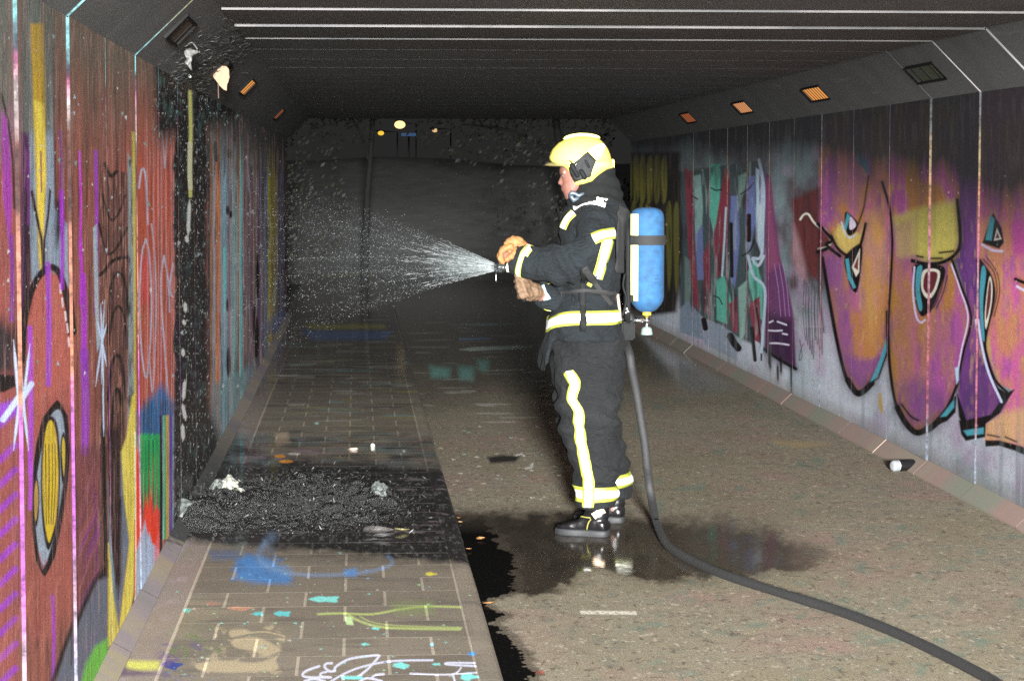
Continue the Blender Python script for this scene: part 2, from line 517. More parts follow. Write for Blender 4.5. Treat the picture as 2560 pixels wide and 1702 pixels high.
# red panel with pale loops
red = [(341, 150), (436, 168), (436, 1200), (341, 1200)]
L.poly(red, (158, 80, 62), 2)
L.put(np.clip((vs(L, .2, 23) - .45) * 4, 0, 1) * L.mask_poly(red), (176, 96, 86), .8)
L.put(np.clip((vs(L, .3, 24) - .55) * 4, 0, 1) * L.mask_poly(red), (112, 58, 48), .7)
L.poly([(348, 640), (376, 640), (374, 760), (350, 760)], (190, 72, 74), 8, op=.6)
gl = (168, 166, 178)
for pts, wd in (([(363, 598), (352, 640), (346, 760), (352, 880), (363, 944), (372, 890), (378, 760), (372, 640), (363, 598)], 4), ([(378, 560), (386, 640), (390, 760), (386, 900), (380, 980), (372, 900)], 3),
                ([(410, 640), (402, 700), (406, 800), (416, 930), (420, 1000)], 4), ([(410, 640), (420, 700), (424, 780)], 4), ([(432, 660), (424, 720), (430, 740)], 5), ([(345, 470), (352, 425), (362, 440), (368, 560)], 5),
                ([(400, 300), (408, 360), (412, 420), (418, 330)], 3)):
    L.stroke(pts, wd, gl, 1.5, smooth=5)
for x in (366, 382, 394, 402, 414, 428, 433):
    L.stroke([(x, 300), (x + 2, 700), (x, 1060)], 2.4, (190, 150, 146), 1.2, op=.7)
# flame foot: blue, green, red, grey
L.poly([(344, 1030), (404, 960), (436, 1010), (436, 1130), (344, 1130)], (60, 100, 140), 10)
L.put(np.clip((vs(L, .35, 31) - .5) * 6, 0, 1) * L.mask_poly([(346, 1000), (430, 1000), (430, 1180), (346, 1180)], 8), (26, 50, 60), .8)
for i, x in enumerate((349, 357, 366, 377, 388, 397)):
    L.poly([(x - 5, 1090), (x + 5, 1080), (x + 3, 1230 + 22 * (i % 3)), (x - 1, 1290 - 18 * (i % 2)), (x - 4, 1200)], (46, 162 - 8 * (i % 3), 82), 1.5)
    L.poly([(x + 3, 1100), (x + 6, 1100), (x + 4, 1260)], (20, 60, 40), 1.5)
L.poly([(340, 1110), (346, 1140), (350, 1250), (354, 1320), (363, 1230), (369, 1270), (374, 1210), (382, 1290), (390, 1260), (397, 1280), (398, 1400), (384, 1420), (374, 1330), (366, 1400), (358, 1330), (348, 1370), (340, 1380)], (226, 70, 52), 1.6)
L.poly([(340, 1110), (346, 1130), (344, 1240), (340, 1240)], (226, 70, 52), 1.5)
L.poly([(341, 1490), (342, 1380), (350, 1340), (360, 1300), (368, 1340), (372, 1330), (378, 1356), (394, 1370), (400, 1400), (390, 1440), (370, 1490)], (162, 176, 192), 3)
L.poly([(384, 1370), (398, 1330), (400, 1400), (386, 1430)], (214, 110, 110), 5, op=.7)
L.stroke([(338, 1080), (339, 1400), (338, 1500)], 4, (236, 226, 190), 1.5)
L.stroke([(336.5, 1300), (336.5, 1490)], 2.5, (200, 70, 54), 1)
for x, c in ((402, (20, 16, 16)), (409, (110, 180, 160)), (413, (70, 150, 90)), (417, (190, 150, 80)), (421, (176, 160, 96)), (425, (96, 60, 130)), (429, (90, 70, 150)), (433, (130, 150, 150))):
    L.stroke([(x, 1040), (x + .5, 1200), (x, 1345)], 5, c, 1.2)
L.stroke([(404, 1180), (402, 1380)], 6, (16, 14, 14), 2)
# far stretch behind the fire: runs of teal, orange, plum, olive
far = [(520, 250), (740, 250), (740, 1000), (520, 1260)]
L.poly(far, (108, 128, 124), 4)
stripes = [(522, 6, (70, 60, 52)), (528, 8, (160, 112, 84)), (535, 7, (120, 140, 150)), (541, 8, (168, 108, 74)), (548, 6, (176, 110, 80)), (554, 6, (112, 140, 136)), (560, 7, (124, 146, 170)), (566, 7, (106, 136, 130)), (572, 6, (112, 92, 110)),
           (578, 7, (120, 128, 130)), (584, 6, (110, 140, 132)), (590, 6, (104, 130, 128)), (596, 6, (150, 92, 70)), (601, 4, (96, 190, 176)), (606, 6, (112, 128, 120)), (612, 7, (110, 82, 92)), (620, 8, (98, 84, 74)), (628, 9, (92, 72, 84)), (637, 8, (112, 96, 82)), (646, 9, (88, 66, 80)), (656, 8, (90, 80, 92)),
           (665, 8, (96, 98, 108)), (673, 8, (142, 130, 62)), (681, 9, (120, 112, 60)), (689, 7, (130, 110, 58)), (697, 7, (86, 78, 96)), (705, 9, (90, 92, 98)), (713, 9, (78, 60, 66)), (722, 8, (80, 84, 60))]
for x, wd, c in stripes:
    L.stroke([(x, 240), (x + 1, 700), (x, 1180)], wd, c, 1.6)
L.put(np.clip((vnoise(L.px * .22, L.py * .012, 33) - .55) * 5, 0, 1) * L.mask_poly(far, 4), (34, 26, 26), .55)
L.put(np.clip((vnoise(L.px * .3, L.py * .02, 34) - .62) * 5, 0, 1) * L.mask_poly(far, 4), (170, 178, 180), .4)
for (x, y, a, b) in ((539, 372, 6, 20), (541, 390, 6, 16), (573, 384, 6, 12), (585, 342, 7, 14), (569, 526, 4, 12), (577, 536, 4, 10), (568, 762, 3, 16), (571, 905, 5, 40), (644, 690, 4, 60), (641, 850, 6, 60), (636, 800, 4, 40)):
    L.poly([(x + a * math.cos(t), y + b * math.sin(t)) for t in np.linspace(0, 6.28, 14)[:-1]], (18, 14, 14), 2)
L.stroke([(561, 620), (562, 780)], 4, (110, 214, 206), 1); L.stroke([(600, 510), (600, 940)], 3.5, (100, 206, 196), 1)
L.poly([(530, 960), (600, 930), (640, 900), (610, 1020), (560, 1120), (520, 1240)], (92, 116, 116), 10, op=.75)
L.poly([(660, 820), (700, 770), (730, 800), (700, 850)], (84, 92, 118), 10, op=.8)
# dark top where the flash fades, painted in, and the burnt stretch itself
def top_shade(cv, x, lev, width, col, op, seed):
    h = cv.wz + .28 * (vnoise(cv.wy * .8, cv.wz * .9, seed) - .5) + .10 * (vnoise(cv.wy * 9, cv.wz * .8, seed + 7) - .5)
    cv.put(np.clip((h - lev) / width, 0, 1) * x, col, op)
top_shade(L, np.clip((L.px - 20) / 100, .55, 1), 1.66, .42, (86, 84, 72), .86, 41)
top_shade(L, np.clip((L.px - 500) / 60, 0, 1), 1.62, .4, (58, 57, 55), .95, 42)
bx = L.px + 16 * (vnoise(L.py * .012, L.px * .02, 44) - .5) + 8 * (vnoise(L.py * .06, L.px * .1, 45) - .5)
low = np.clip((L.py - 1000) / 260, 0, 1)
burn = np.clip((bx - 432) / 5, 0, 1) * np.clip((534 + 70 * low - bx) / 22, 0, 1)
top = np.clip((bx - 376) / 20, 0, 1) * np.clip((640 - bx) / 60, 0, 1) * np.clip((372 - .25 * (L.px - 440) - L.py) / 60, 0, 1)
burn = np.maximum(burn, top)
L.put(burn, (13, 13, 13), .98)
sp = vnoise(L.px * .42, L.py * .12, 46, 3)
L.put(burn * np.clip((sp - .62) * 9, 0, 1), (84, 86, 83), .8)
sp2 = vnoise(L.px * .5, L.py * .12, 48, 3)
L.put(burn * np.clip((sp2 - .74) * 14, 0, 1), (206, 208, 196), .9)
L.put(burn * np.clip((vnoise(L.px * .1, L.py * .03, 49) - .62) * 6, 0, 1), (64, 90, 84), .6)
L.stroke([(475, 230), (477, 330), (475, 420), (476, 490)], 9, (196, 196, 120), 2)
L.stroke([(475, 360), (474, 430), (476, 470)], 10, (236, 236, 176), 2)
for a, b in (((474, 500), (470, 590)), ((466, 590), (468, 606)), ((462, 756), (464, 780)), ((458, 800), (462, 812)), ((457, 872), (458, 890)), ((462, 950), (458, 1000)), ((456, 1010), (464, 1050)), ((456, 1060), (458, 1100))):
    L.stroke([a, b], 8, (224, 226, 206), 2, taper=True)
L.put(np.clip((vnoise(L.px * .25, L.py * .008, 184) - .5) * 3, 0, 1) * (1 - burn), (70, 54, 50), .3)
L.put(np.clip((vnoise(L.px * .3, L.py * .06, 185) - .55) * 4, 0, 1) * (1 - burn), (52, 44, 42), .2)
L.put(np.clip((vnoise(L.px * .6, L.py * .01, 187, 3) - .6) * 6, 0, 1) * (1 - burn), (190, 150, 140), .25)
L.put(np.clip((vnoise(L.px * .5, L.py * .012, 188, 3) - .6) * 6, 0, 1) * (1 - burn), (30, 22, 24), .3)
L.stroke([(8, 1048), (70, 960)], 15, (206, 216, 240), 2); L.stroke([(34, 850), (46, 990), (62, 1125)], 7, (206, 220, 240), 1.6, taper=True); L.stroke([(66, 860), (50, 990), (34, 1125)], 7, (206, 220, 240), 1.6, taper=True)
# paint specks
L.spots(300, -60, 720, 60, 1000, .8, 3.2, [(196, 196, 190), (160, 170, 176), (120, 150, 140)], asp=.6, seed=5)
L.a = burn
L.c *= np.interp(L.px, [100, 480, 600], [.90, 1.5, 2.9])[..., None]  # far paint brightened to make up for flash falloff
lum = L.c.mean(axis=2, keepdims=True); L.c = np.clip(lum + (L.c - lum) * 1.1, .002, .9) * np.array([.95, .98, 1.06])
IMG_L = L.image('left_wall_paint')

# ------------------------------------------------------------------ painted right wall
def world_right(u, v):
    xs = 1540 + 1050 * u
    y = XR * FPX / (xs - VX)
    return np.full_like(u, XR), y, 0.05 + 2.1 * v

Rr = Canvas(900, 800, world_right, 1.0)
q = Rr
q.put(np.ones((q.H, q.W)), (164, 166, 174))
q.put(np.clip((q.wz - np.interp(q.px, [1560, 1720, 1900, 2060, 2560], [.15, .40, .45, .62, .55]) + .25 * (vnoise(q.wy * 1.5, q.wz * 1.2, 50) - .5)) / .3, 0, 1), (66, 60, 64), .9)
q.put(np.clip((vnoise(q.px * .02, q.py * .012, 51) - .45) * 3, 0, 1), (118, 138, 140), .7)
q.put(np.clip((vnoise(q.px * .02, q.py * .014, 52) - .52) * 4, 0, 1), (150, 132, 152), .7)
vr = lambda f, seed, sy=.012: vnoise(q.px * f, q.py * sy, seed, 4)
def face(pts, base, second, third, sm=0):
    m = q.mask_poly(pts, 2, sm)
    q.put(m, base)
    q.put(m * np.clip((vr(.035, 60) - .42) * 4, 0, 1), second, .85)
    q.put(m * np.clip((vr(.06, 61) - .55) * 5, 0, 1), third, .7)
    q.put(m * np.clip((vr(.12, 62, .03) - .62) * 6, 0, 1), (182, 146, 84), .5)
    return m
ORG = 0
cream, teal, black = (214, 206, 190), (70, 146, 160), (10, 8, 10)
# right-hand face D
fD = [(2440, 200), (2700, 200), (2700, 1160), (2562, 1128), (2500, 1106), (2464, 1106), (2466, 1060), (2500, 1036), (2535, 975), (2500, 960), (2478, 915), (2463, 860), (2472, 800), (2488, 740), (2470, 690), (2440, 655)]
face(fD, (190, 122, 96), (190, 84, 150), (156, 72, 154))
q.poly([(2530, 560), (2640, 540), (2640, 640), (2545, 640)], (180, 66, 142), 12, op=.8)
q.poly([(2464, 1040), (2562, 1020), (2640, 1060), (2640, 1130), (2562, 1118), (2466, 1096)], (196, 158, 112), 12, op=.8)
q.poly([(2463, 860), (2480, 910), (2505, 965), (2480, 900), (2474, 840)], (190, 164, 90), 5)
# middle violet body C
fC = [(2394, 955), (2432, 795), (2395, 650), (2404, 600), (2396, 250), (2448, 250), (2446, 650), (2452, 770), (2462, 860), (2480, 920), (2503, 985), (2536, 975), (2505, 1030), (2468, 1058), (2410, 1066)]
m = face(fC, (104, 56, 118), (80, 46, 104), (140, 78, 128))
q.poly([(2398, 1000), (2420, 940), (2470, 960), (2520, 1000), (2490, 1040), (2410, 1060)], (84, 50, 100), 14, op=.6)
# face B
fB = [(2230, 260), (2396, 260), (2404, 600), (2394, 640), (2384, 655), (2432, 795), (2402, 925), (2396, 962), (2370, 1020), (2322, 1068), (2292, 1078), (2262, 1052), (2240, 1008), (2226, 930), (2219, 830), (2228, 650)]
face(fB, (166, 112, 62), (168, 76, 150), (120, 62, 124))
q.poly([(2222, 640), (2262, 640), (2300, 800), (2290, 1000), (2240, 980), (2219, 830)], (156, 110, 56), 18, op=.65)
q.poly([(2330, 800), (2425, 780), (2400, 930), (2330, 1040), (2290, 1060)], (150, 78, 138), 22, op=.5)
q.poly([(2240, 960), (2300, 940), (2380, 1000), (2320, 1068), (2270, 1060)], (100, 62, 116), 18, op=.6)
q.poly([(2234, 545), (2300, 520), (2392, 500), (2404, 600), (2386, 636), (2360, 654), (2324, 658), (2286, 640), (2250, 640)], (180, 166, 84), 10)
q.poly([(2234, 560), (2290, 540), (2290, 640), (2250, 650)], (150, 112, 100), 14, op=.7)
# face A
fA = [(2050, 300), (2226, 260), (2230, 600), (2226, 700), (2219, 860), (2180, 955), (2146, 982), (2118, 955), (2088, 850), (2058, 640), (2046, 600)]
face(fA, (168, 112, 66), (128, 66, 130), (176, 92, 140))
q.poly([(2062, 640), (2110, 640), (2120, 800), (2150, 960), (2110, 940)], (118, 70, 118), 12, op=.7)
q.poly([(2110, 890), (2190, 900), (2170, 960), (2146, 978)], (112, 60, 128), 10, op=.7)
q.poly([(2150, 560), (2200, 520), (2222, 640), (2180, 860), (2158, 760)], (188, 142, 84), 14, op=.6)
q.poly([(2082, 590), (2096, 560), (2150, 585), (2160, 560), (2150, 610), (2132, 636), (2112, 634), (2092, 615)], (196, 168, 92), 4)
# black outlines
def blk(pts, wd, **k):
    q.stroke(pts, wd * 2.2, (40, 30, 40), wd * .9 + 1, op=.35, smooth=k.get('smooth', 0))
    q.stroke(pts, wd, black, 1.7, **k)
blk([(2056, 645), (2072, 740), (2092, 850), (2116, 945), (2144, 980), (2178, 956), (2218, 872)], 9, smooth=8)
blk([(2120, 950), (2146, 984), (2180, 958)], 15, smooth=8)
blk([(2206, 456), (2224, 520), (2231, 600), (2228, 690), (2222, 780), (2219, 860)], 6, smooth=8)
q.poly([(2174, 958), (2200, 900), (2217, 842), (2219, 876), (2204, 922), (2186, 952)], teal, 2)
blk([(2172, 960), (2196, 945), (2219, 880)], 4)
blk([(2219, 780), (2221, 860), (2227, 935), (2241, 1010), (2264, 1054), (2294, 1078), (2324, 1068), (2370, 1018), (2396, 960)], 8, smooth=8)
blk([(2244, 1018), (2268, 1058), (2296, 1081), (2326, 1070), (2350, 1050)], 15, smooth=8)
blk([(2256, 1010), (2280, 1040), (2300, 1050)], 4, smooth=4)
q.poly([(2326, 1070), (2360, 1030), (2394, 985), (2392, 1030), (2370, 1052)], black, 2)
q.poly([(2352, 1042), (2388, 998), (2388, 1018), (2368, 1040)], teal, 2)
blk([(2382, 650), (2406, 715), (2432, 795), (2412, 880), (2396, 955)], 6, smooth=6)
q.stroke([(2380, 660), (2402, 720), (2424, 792), (2408, 870), (2396, 935)], 4, (206, 190, 220), 1.2, smooth=6)
q.poly([(2390, 920), (2400, 915), (2400, 950), (2394, 960)], (176, 196, 220), 2)
blk([(2396, 500), (2404, 600), (2392, 634), (2362, 654), (2324, 660), (2284, 652)], 9, smooth=6)
for a, b in (((2296, 640), (2312, 643)), ((2328, 646), (2356, 646)), ((2350, 632), (2386, 628))): blk([a, b], 4)
# eye B
q.poly([(2290, 662), (2362, 668), (2352, 720), (2328, 778), (2308, 790), (2294, 760), (2288, 706)], black, 2, smooth=5)
q.poly([(2298, 668), (2311, 668), (2304, 720), (2311, 768), (2303, 776), (2294, 740), (2293, 700)], teal, 1.5, smooth=5)
q.poly([(2314, 676), (2350, 678), (2342, 722), (2324, 746), (2308, 720)], cream, 1.5, smooth=5)
q.poly([(2320, 682), (2344, 683), (2337, 718), (2324, 734), (2313, 716)], (92, 34, 42), 1.5, smooth=5)
q.stroke([(2290, 668), (2286, 730), (2294, 788), (2306, 806), (2318, 800)], 5, (196, 182, 206), 1.3, smooth=5)
for k in (0, 8): blk([(2362 + k, 690), (2352 + k, 730), (2334 + k, 770)], 1.8, smooth=4)
# eye A (two)
q.poly([(2114, 530), (2130, 540), (2146, 560), (2136, 584), (2120, 588), (2112, 560)], black, 2, smooth=5)
q.poly([(2118, 532), (2126, 540), (2116, 575), (2110, 572)], teal, 1.5)
q.poly([(2126, 542), (2140, 560), (2134, 572), (2124, 572)], (206, 190, 206), 1.5, smooth=4)
q.stroke([(2104, 556), (2112, 582), (2124, 594), (2138, 588)], 4, (176, 186, 200), 1.3, smooth=4)
blk([(2078, 590), (2094, 620), (2116, 638), (2134, 640), (2152, 610), (2164, 560)], 7, smooth=6)
q.poly([(2112, 642), (2154, 610), (2152, 680), (2142, 730), (2128, 720), (2118, 690)], black, 2, smooth=4)
q.poly([(2113, 648), (2122, 646), (2128, 690), (2140, 718), (2134, 722), (2120, 696)], teal, 1.5)
q.poly([(2130, 668), (2150, 622), (2148, 680), (2140, 692)], cream, 1.5)
q.poly([(2134, 668), (2147, 636), (2145, 676)], (110, 50, 56), 1.5)
# middle C details
q.poly([(2394, 975), (2400, 1040), (2410, 1066), (2462, 1060), (2500, 1034), (2538, 974), (2512, 990), (2478, 1036), (2420, 1050)], black, 2)
q.poly([(2400, 1050), (2466, 1052), (2464, 1092), (2418, 1102), (2406, 1085)], black, 2)
q.poly([(2412, 1076), (2460, 1068), (2460, 1084), (2422, 1089)], teal, 2)
blk([(2448, 650), (2476, 690), (2486, 735), (2476, 790), (2463, 850), (2470, 900), (2490, 950), (2520, 980)], 7, smooth=6)
q.poly([(2478, 935), (2496, 968), (2520, 982), (2540, 974), (2512, 1010), (2492, 985)], black, 2)
q.stroke([(2445, 800), (2456, 870), (2474, 935), (2506, 1004)], 6, (196, 200, 226), 1.5, smooth=6)
q.poly([(2446, 655), (2466, 668), (2484, 700), (2488, 745), (2470, 830), (2462, 875), (2452, 790)], black, 2, smooth=5)
q.poly([(2455, 668), (2466, 680), (2458, 760), (2462, 850), (2454, 830), (2449, 740)], teal, 1.5, smooth=5)
q.poly([(2474, 694), (2482, 712), (2480, 760), (2466, 822), (2463, 780)], cream, 1.5, smooth=5)
q.poly([(2474, 704), (2479, 716), (2477, 758), (2467, 800), (2466, 776)], (92, 36, 44), 1.2, smooth=5)
for k in (0, 7): blk([(2458 + k, 648 - k), (2486 + k, 680), (2494 + k, 730), (2480 + k, 790)], 1.6, smooth=5)
# upper eye of D
q.poly([(2484, 532), (2506, 570), (2512, 606), (2500, 622), (2456, 608), (2472, 560)], black, 2)
q.poly([(2476, 536), (2488, 548), (2480, 602), (2464, 600)], teal, 1.5)
q.poly([(2494, 570), (2506, 598), (2486, 602)], cream, 1.5); q.poly([(2495, 580), (2501, 595), (2490, 597)], (80, 40, 44), 1.2)
q.stroke([(2456, 612), (2484, 626), (2508, 628)], 6, (206, 190, 214), 1.5, smooth=4)
blk([(2542, 698), (2600, 720)], 8); q.stroke([(2546, 716), (2600, 745)], 6, (206, 196, 220), 1.5)
# D foot: black band
q.poly([(2464, 1100), (2500, 1100), (2540, 1110), (2600, 1126), (2600, 1152), (2540, 1126), (2500, 1114), (2464, 1116)], black, 2)
for a, b in (((2470, 1086), (2500, 1092)), ((2516, 1092), (2545, 1104))): blk([a, b], 3)
# dark red splash
q.poly([(1980, 500), (2046, 470), (2050, 566), (2080, 604), (2052, 640), (2046, 700), (2024, 690), (2000, 630), (1984, 570)], (92, 44, 44), 6)
q.put(q.mask_poly([(1975, 470), (2056, 470), (2056, 720), (1975, 720)], 8) * np.clip((vr(.09, 70) - .5) * 4, 0, 1), (60, 32, 34), .7)
q.stroke([(2001, 549), (2010, 537), (2022, 536), (2036, 556), (2052, 570), (2064, 576), (2078, 604), (2066, 618), (2048, 622)], 5, cream, 1.4, smooth=4)
blk([(2046, 560), (2080, 600), (2066, 612), (2100, 640)], 8, smooth=3); blk([(2046, 630), (2066, 622)], 9)
q.poly([(1984, 560), (1998, 600), (2012, 660), (2016, 700), (1996, 690), (1980, 640)], (158, 118, 122), 8, op=.8)
# purple banner
q.poly([(1914, 430), (1926, 440), (1932, 500), (1950, 640), (1972, 722), (1984, 785), (1990, 920), (1950, 900), (1912, 878), (1916, 736)], (96, 54, 92), 2)
q.poly([(1916, 450), (1926, 460), (1934, 560), (1950, 660), (1920, 680)], (134, 70, 98), 8, op=.8)
q.poly([(1914, 780), (1984, 800), (1990, 922), (1950, 905), (1912, 880)], (40, 24, 48), 14, op=.85)
for pts in ([(1924, 806), (1932, 802)], [(1944, 804), (1955, 808), (1966, 812)], [(1922, 826), (1940, 827), (1955, 826)], [(1957, 834), (1968, 836)], [(1925, 858), (1945, 858), (1972, 862)]):
    q.stroke(pts, 4, (196, 190, 206), 1.2, smooth=3)
for x in (1936, 1948, 1958): q.stroke([(x, 660), (x + 10, 720), (x + 16, 790)], 1.6, (176, 140, 190), 1, op=.6)
blk([(1910, 872), (1950, 900), (1990, 922)], 8); blk([(1978, 920), (1979, 985)], 4)
for x, y in ((1925, 900), (1944, 930), (1952, 910), (1922, 890)): blk([(x, y - 20), (x + 1, y + 25)], 5, taper=True)
# scribbles beside it
for k in range(9):
    x = 2012 + 5 * k
    q.stroke([(x, 700 + 9 * (k % 4)), (x - 4 + 2 * (k % 3), 780), (x + 3, 850 + 12 * (k % 5)), (x + 5, 820)], 1.8, (44, 40, 40), 1, smooth=4, op=.75)
q.stroke([(2000, 850), (2006, 890), (1998, 900), (2004, 870), (2010, 860)], 1.8, (50, 44, 44), 1, smooth=4)
blk([(2050, 560), (2048, 720), (2060, 830)], 3, smooth=3, op=.6)
# letter field: teal, maroon, slate
fl_ = [(1690, 430), (1912, 400), (1912, 800), (1880, 860), (1840, 840), (1800, 815), (1750, 790), (1700, 770)]
q.poly(fl_, (62, 74, 76), 4)
T, Mn, Sl, Lb = (84, 158, 138), (118, 52, 64), (98, 108, 150), (170, 186, 204)
for pts, c in (([(1712, 420), (1730, 430), (1735, 600), (1750, 780), (1735, 760), (1722, 640)], Mn), ([(1734, 440), (1752, 436), (1758, 520), (1752, 640), (1738, 600)], (120, 150, 144)), ([(1738, 590), (1756, 560), (1762, 700), (1744, 700)], Sl),
               ([(1776, 410), (1802, 410), (1800, 540), (1784, 580), (1774, 540)], T), ([(1758, 640), (1774, 600), (1776, 790), (1762, 780)], Mn), ([(1812, 420), (1826, 430), (1820, 560), (1806, 680), (1790, 700), (1784, 600)], Mn), ([(1826, 490), (1846, 490), (1850, 600), (1838, 720), (1826, 700)], Sl),
               ([(1846, 440), (1868, 430), (1862, 480), (1850, 520)], (112, 140, 128)), ([(1868, 440), (1888, 440), (1890, 560), (1870, 640), (1864, 560)], Sl), ([(1890, 420), (1908, 430), (1906, 640), (1890, 600)], Lb), ([(1790, 700), (1812, 690), (1830, 760), (1820, 810), (1792, 800)], T),
               ([(1822, 760), (1844, 740), (1846, 830), (1832, 830)], Mn), ([(1846, 720), (1868, 700), (1864, 830), (1850, 860)], (120, 150, 140)), ([(1868, 680), (1890, 640), (1908, 720), (1906, 800), (1890, 790)], T), ([(1712, 640), (1726, 650), (1732, 760), (1712, 760)], (96, 112, 108)),
               ([(1872, 760), (1900, 740), (1904, 860), (1886, 850)], Mn), ([(1700, 770), (1722, 752), (1752, 790), (1760, 850), (1700, 830)], (112, 124, 138)), ([(1760, 800), (1800, 810), (1830, 830), (1850, 860), (1840, 900), (1760, 860)], (126, 134, 146))):
    q.poly(pts, c, 2)
q.put(q.mask_poly(fl_, 3) * np.clip((vr(.12, 75) - .56) * 6, 0, 1), (150, 160, 158), .5)
q.put(q.mask_poly(fl_, 3) * np.clip((vr(.1, 76) - .58) * 6, 0, 1), (48, 36, 44), .7)
for pts, wd in (([(1778, 470), (1790, 476), (1806, 474)], 3), ([(1852, 486), (1870, 474), (1884, 458)], 3), ([(1828, 560), (1830, 690)], 9), ([(1872, 540), (1872, 600)], 12), ([(1856, 640), (1876, 625), (1886, 600)], 3), ([(1730, 490), (1744, 498)], 3), ([(1786, 740), (1798, 745), (1806, 760)], 3),
                ([(1892, 770), (1902, 850), (1904, 900)], 4), ([(1760, 800), (1764, 820)], 14), ([(1826, 840), (1836, 858), (1846, 870)], 18), ([(1880, 820), (1888, 900)], 9)):
    q.stroke(pts, wd, (26, 22, 24), 1.3, smooth=4)
q.stroke([(1816, 520), (1812, 600), (1806, 690)], 5, Lb, 1.3); q.stroke([(1898, 400), (1910, 470), (1908, 560), (1904, 640), (1882, 646), (1896, 664), (1910, 640)], 7, (170, 182, 200), 1.5, smooth=4)
q.stroke([(1870, 640), (1884, 690), (1912, 720), (1910, 800), (1904, 880)], 7, (160, 176, 190), 1.5, smooth=4)
# olive letters far away on black
q.poly([(1540, 380), (1700, 380), (1706, 640), (1690, 780), (1540, 800)], (34, 30, 28), 5)
for x in (1572, 1590, 1606, 1624, 1642, 1660):
    q.poly([(x - 7, 400 + (x % 13)), (x + 6, 392), (x + 7, 500 - (x % 17)), (x - 5, 505)], (98, 94, 42), 2, smooth=3)
for x in (1566, 1584, 1602, 1616, 1672, 1690):
    q.poly([(x - 6, 520 + (x % 11)), (x + 6, 515), (x + 7, 650 + x % 37), (x, 745 - x % 23), (x - 6, 640)], (88, 86, 40), 2, smooth=3)
q.put(q.mask_poly([(1540, 380), (1700, 380), (1690, 780), (1540, 800)], 5) * np.clip((vr(.2, 78) - .5) * 4, 0, 1), (30, 28, 26), .6)
# a teal shard and plum haze high up
q.poly([(2130, 340), (2146, 372), (2170, 400), (2172, 440), (2140, 400)], (64, 104, 124), 3)
q.poly([(2086, 480), (2130, 380), (2160, 440), (2150, 540), (2120, 520)], (140, 88, 116), 8, op=.6)
blk([(2172, 440), (2160, 520), (2146, 560)], 3)
# weaker flash along the top painted as darkening, dirt along the foot
top_shade(q, 1.0, np.interp(q.px, [1560, 2000, 2420], [1.66, 1.44, 1.20]), .46, (36, 36, 37), .98, 81)
q.put(np.clip((vnoise(q.px * .2, q.py * .015, 182) - .5) * 3, 0, 1), (92, 84, 80), .16)
q.put(np.clip((vnoise(q.px * .16, q.py * .1, 183) - .55) * 4, 0, 1), (60, 56, 58), .15)
q.put(np.clip((.16 - q.wz + .05 * vnoise(q.wy * 3, q.wz * 3, 83)) / .1, 0, 1), (104, 100, 92), .6)
q.put(np.clip((vnoise(q.wy * 6, q.wz * .5, 84) - .62) * 5, 0, 1) * np.clip((.8 - q.wz) / .5, 0, 1), (96, 104, 104), .5)
q.poly([(2198, 982), (2204, 984), (2208, 1030), (2202, 1032), (2196, 1010)], (150, 128, 74), 2)
q.spots(160, 1560, 2600, 420, 1200, .8, 2.2, [(170, 160, 150), (190, 170, 140)], asp=.7, op=.5, seed=9)
q.a = q.a + .3
q.c *= np.interp(q.px, [1600, 1900, 2300], [2.4, 1.85, 1.02])[..., None] * np.array([.93, .96, 1.0])  # paint further off made brighter to offset the weaker flash
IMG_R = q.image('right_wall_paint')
# ------------------------------------------------------------------ paint and wet on pavement and road
def world_pave(u, v):
    return -0.85 + 1.4 * u, FPX * 1.57 / (750 + 1010 * v - VY), np.full_like(u, ZS)
def world_road(u, v):
    return 0.4 + 2.8 * u, FPX * 1.65 / (750 + 1060 * v - VY), np.full_like(u, 0.0)

S = Canvas(760, 850, world_pave, 1.0)
S.put(np.ones((S.H, S.W)), (116, 108, 96))
S.put(np.clip((vnoise(S.wx * 9, S.wy * 9, 91) - .45) * 3, 0, 1), (108, 100, 90), .8)
S.put(np.clip((vnoise(S.wx * 3, S.wy * 2, 92) - .55) * 4, 0, 1), (132, 124, 104), .7)
S.put(np.clip((vnoise(S.wx * 4, S.wy * 14, 93) - .6) * 6, 0, 1), (92, 88, 80), .6)
# tile to tile tint
cell = np.floor((S.wy - 7.33) / .302); cx = np.floor((S.wx - .0985 + .149 * (cell % 2)) / .298)
S.put(np.ones((S.H, S.W)), (100, 93, 84), 1) if False else None
tint = ((np.sin(cell * 12.9898 + cx * 78.233) * 43758.5453) % 1.0)
S.c *= (0.88 + 0.24 * tint)[..., None]
# cement strip along the wall
S.put(np.clip((-.635 - S.wx) / .01, 0, 1), (136, 124, 116), .8)
S.put(np.clip((-.66 - S.wx) / .05, 0, 1) * np.clip((vnoise(S.wx * 20, S.wy * 6, 95) - .5) * 4, 0, 1), (152, 136, 138), .8)
P = S
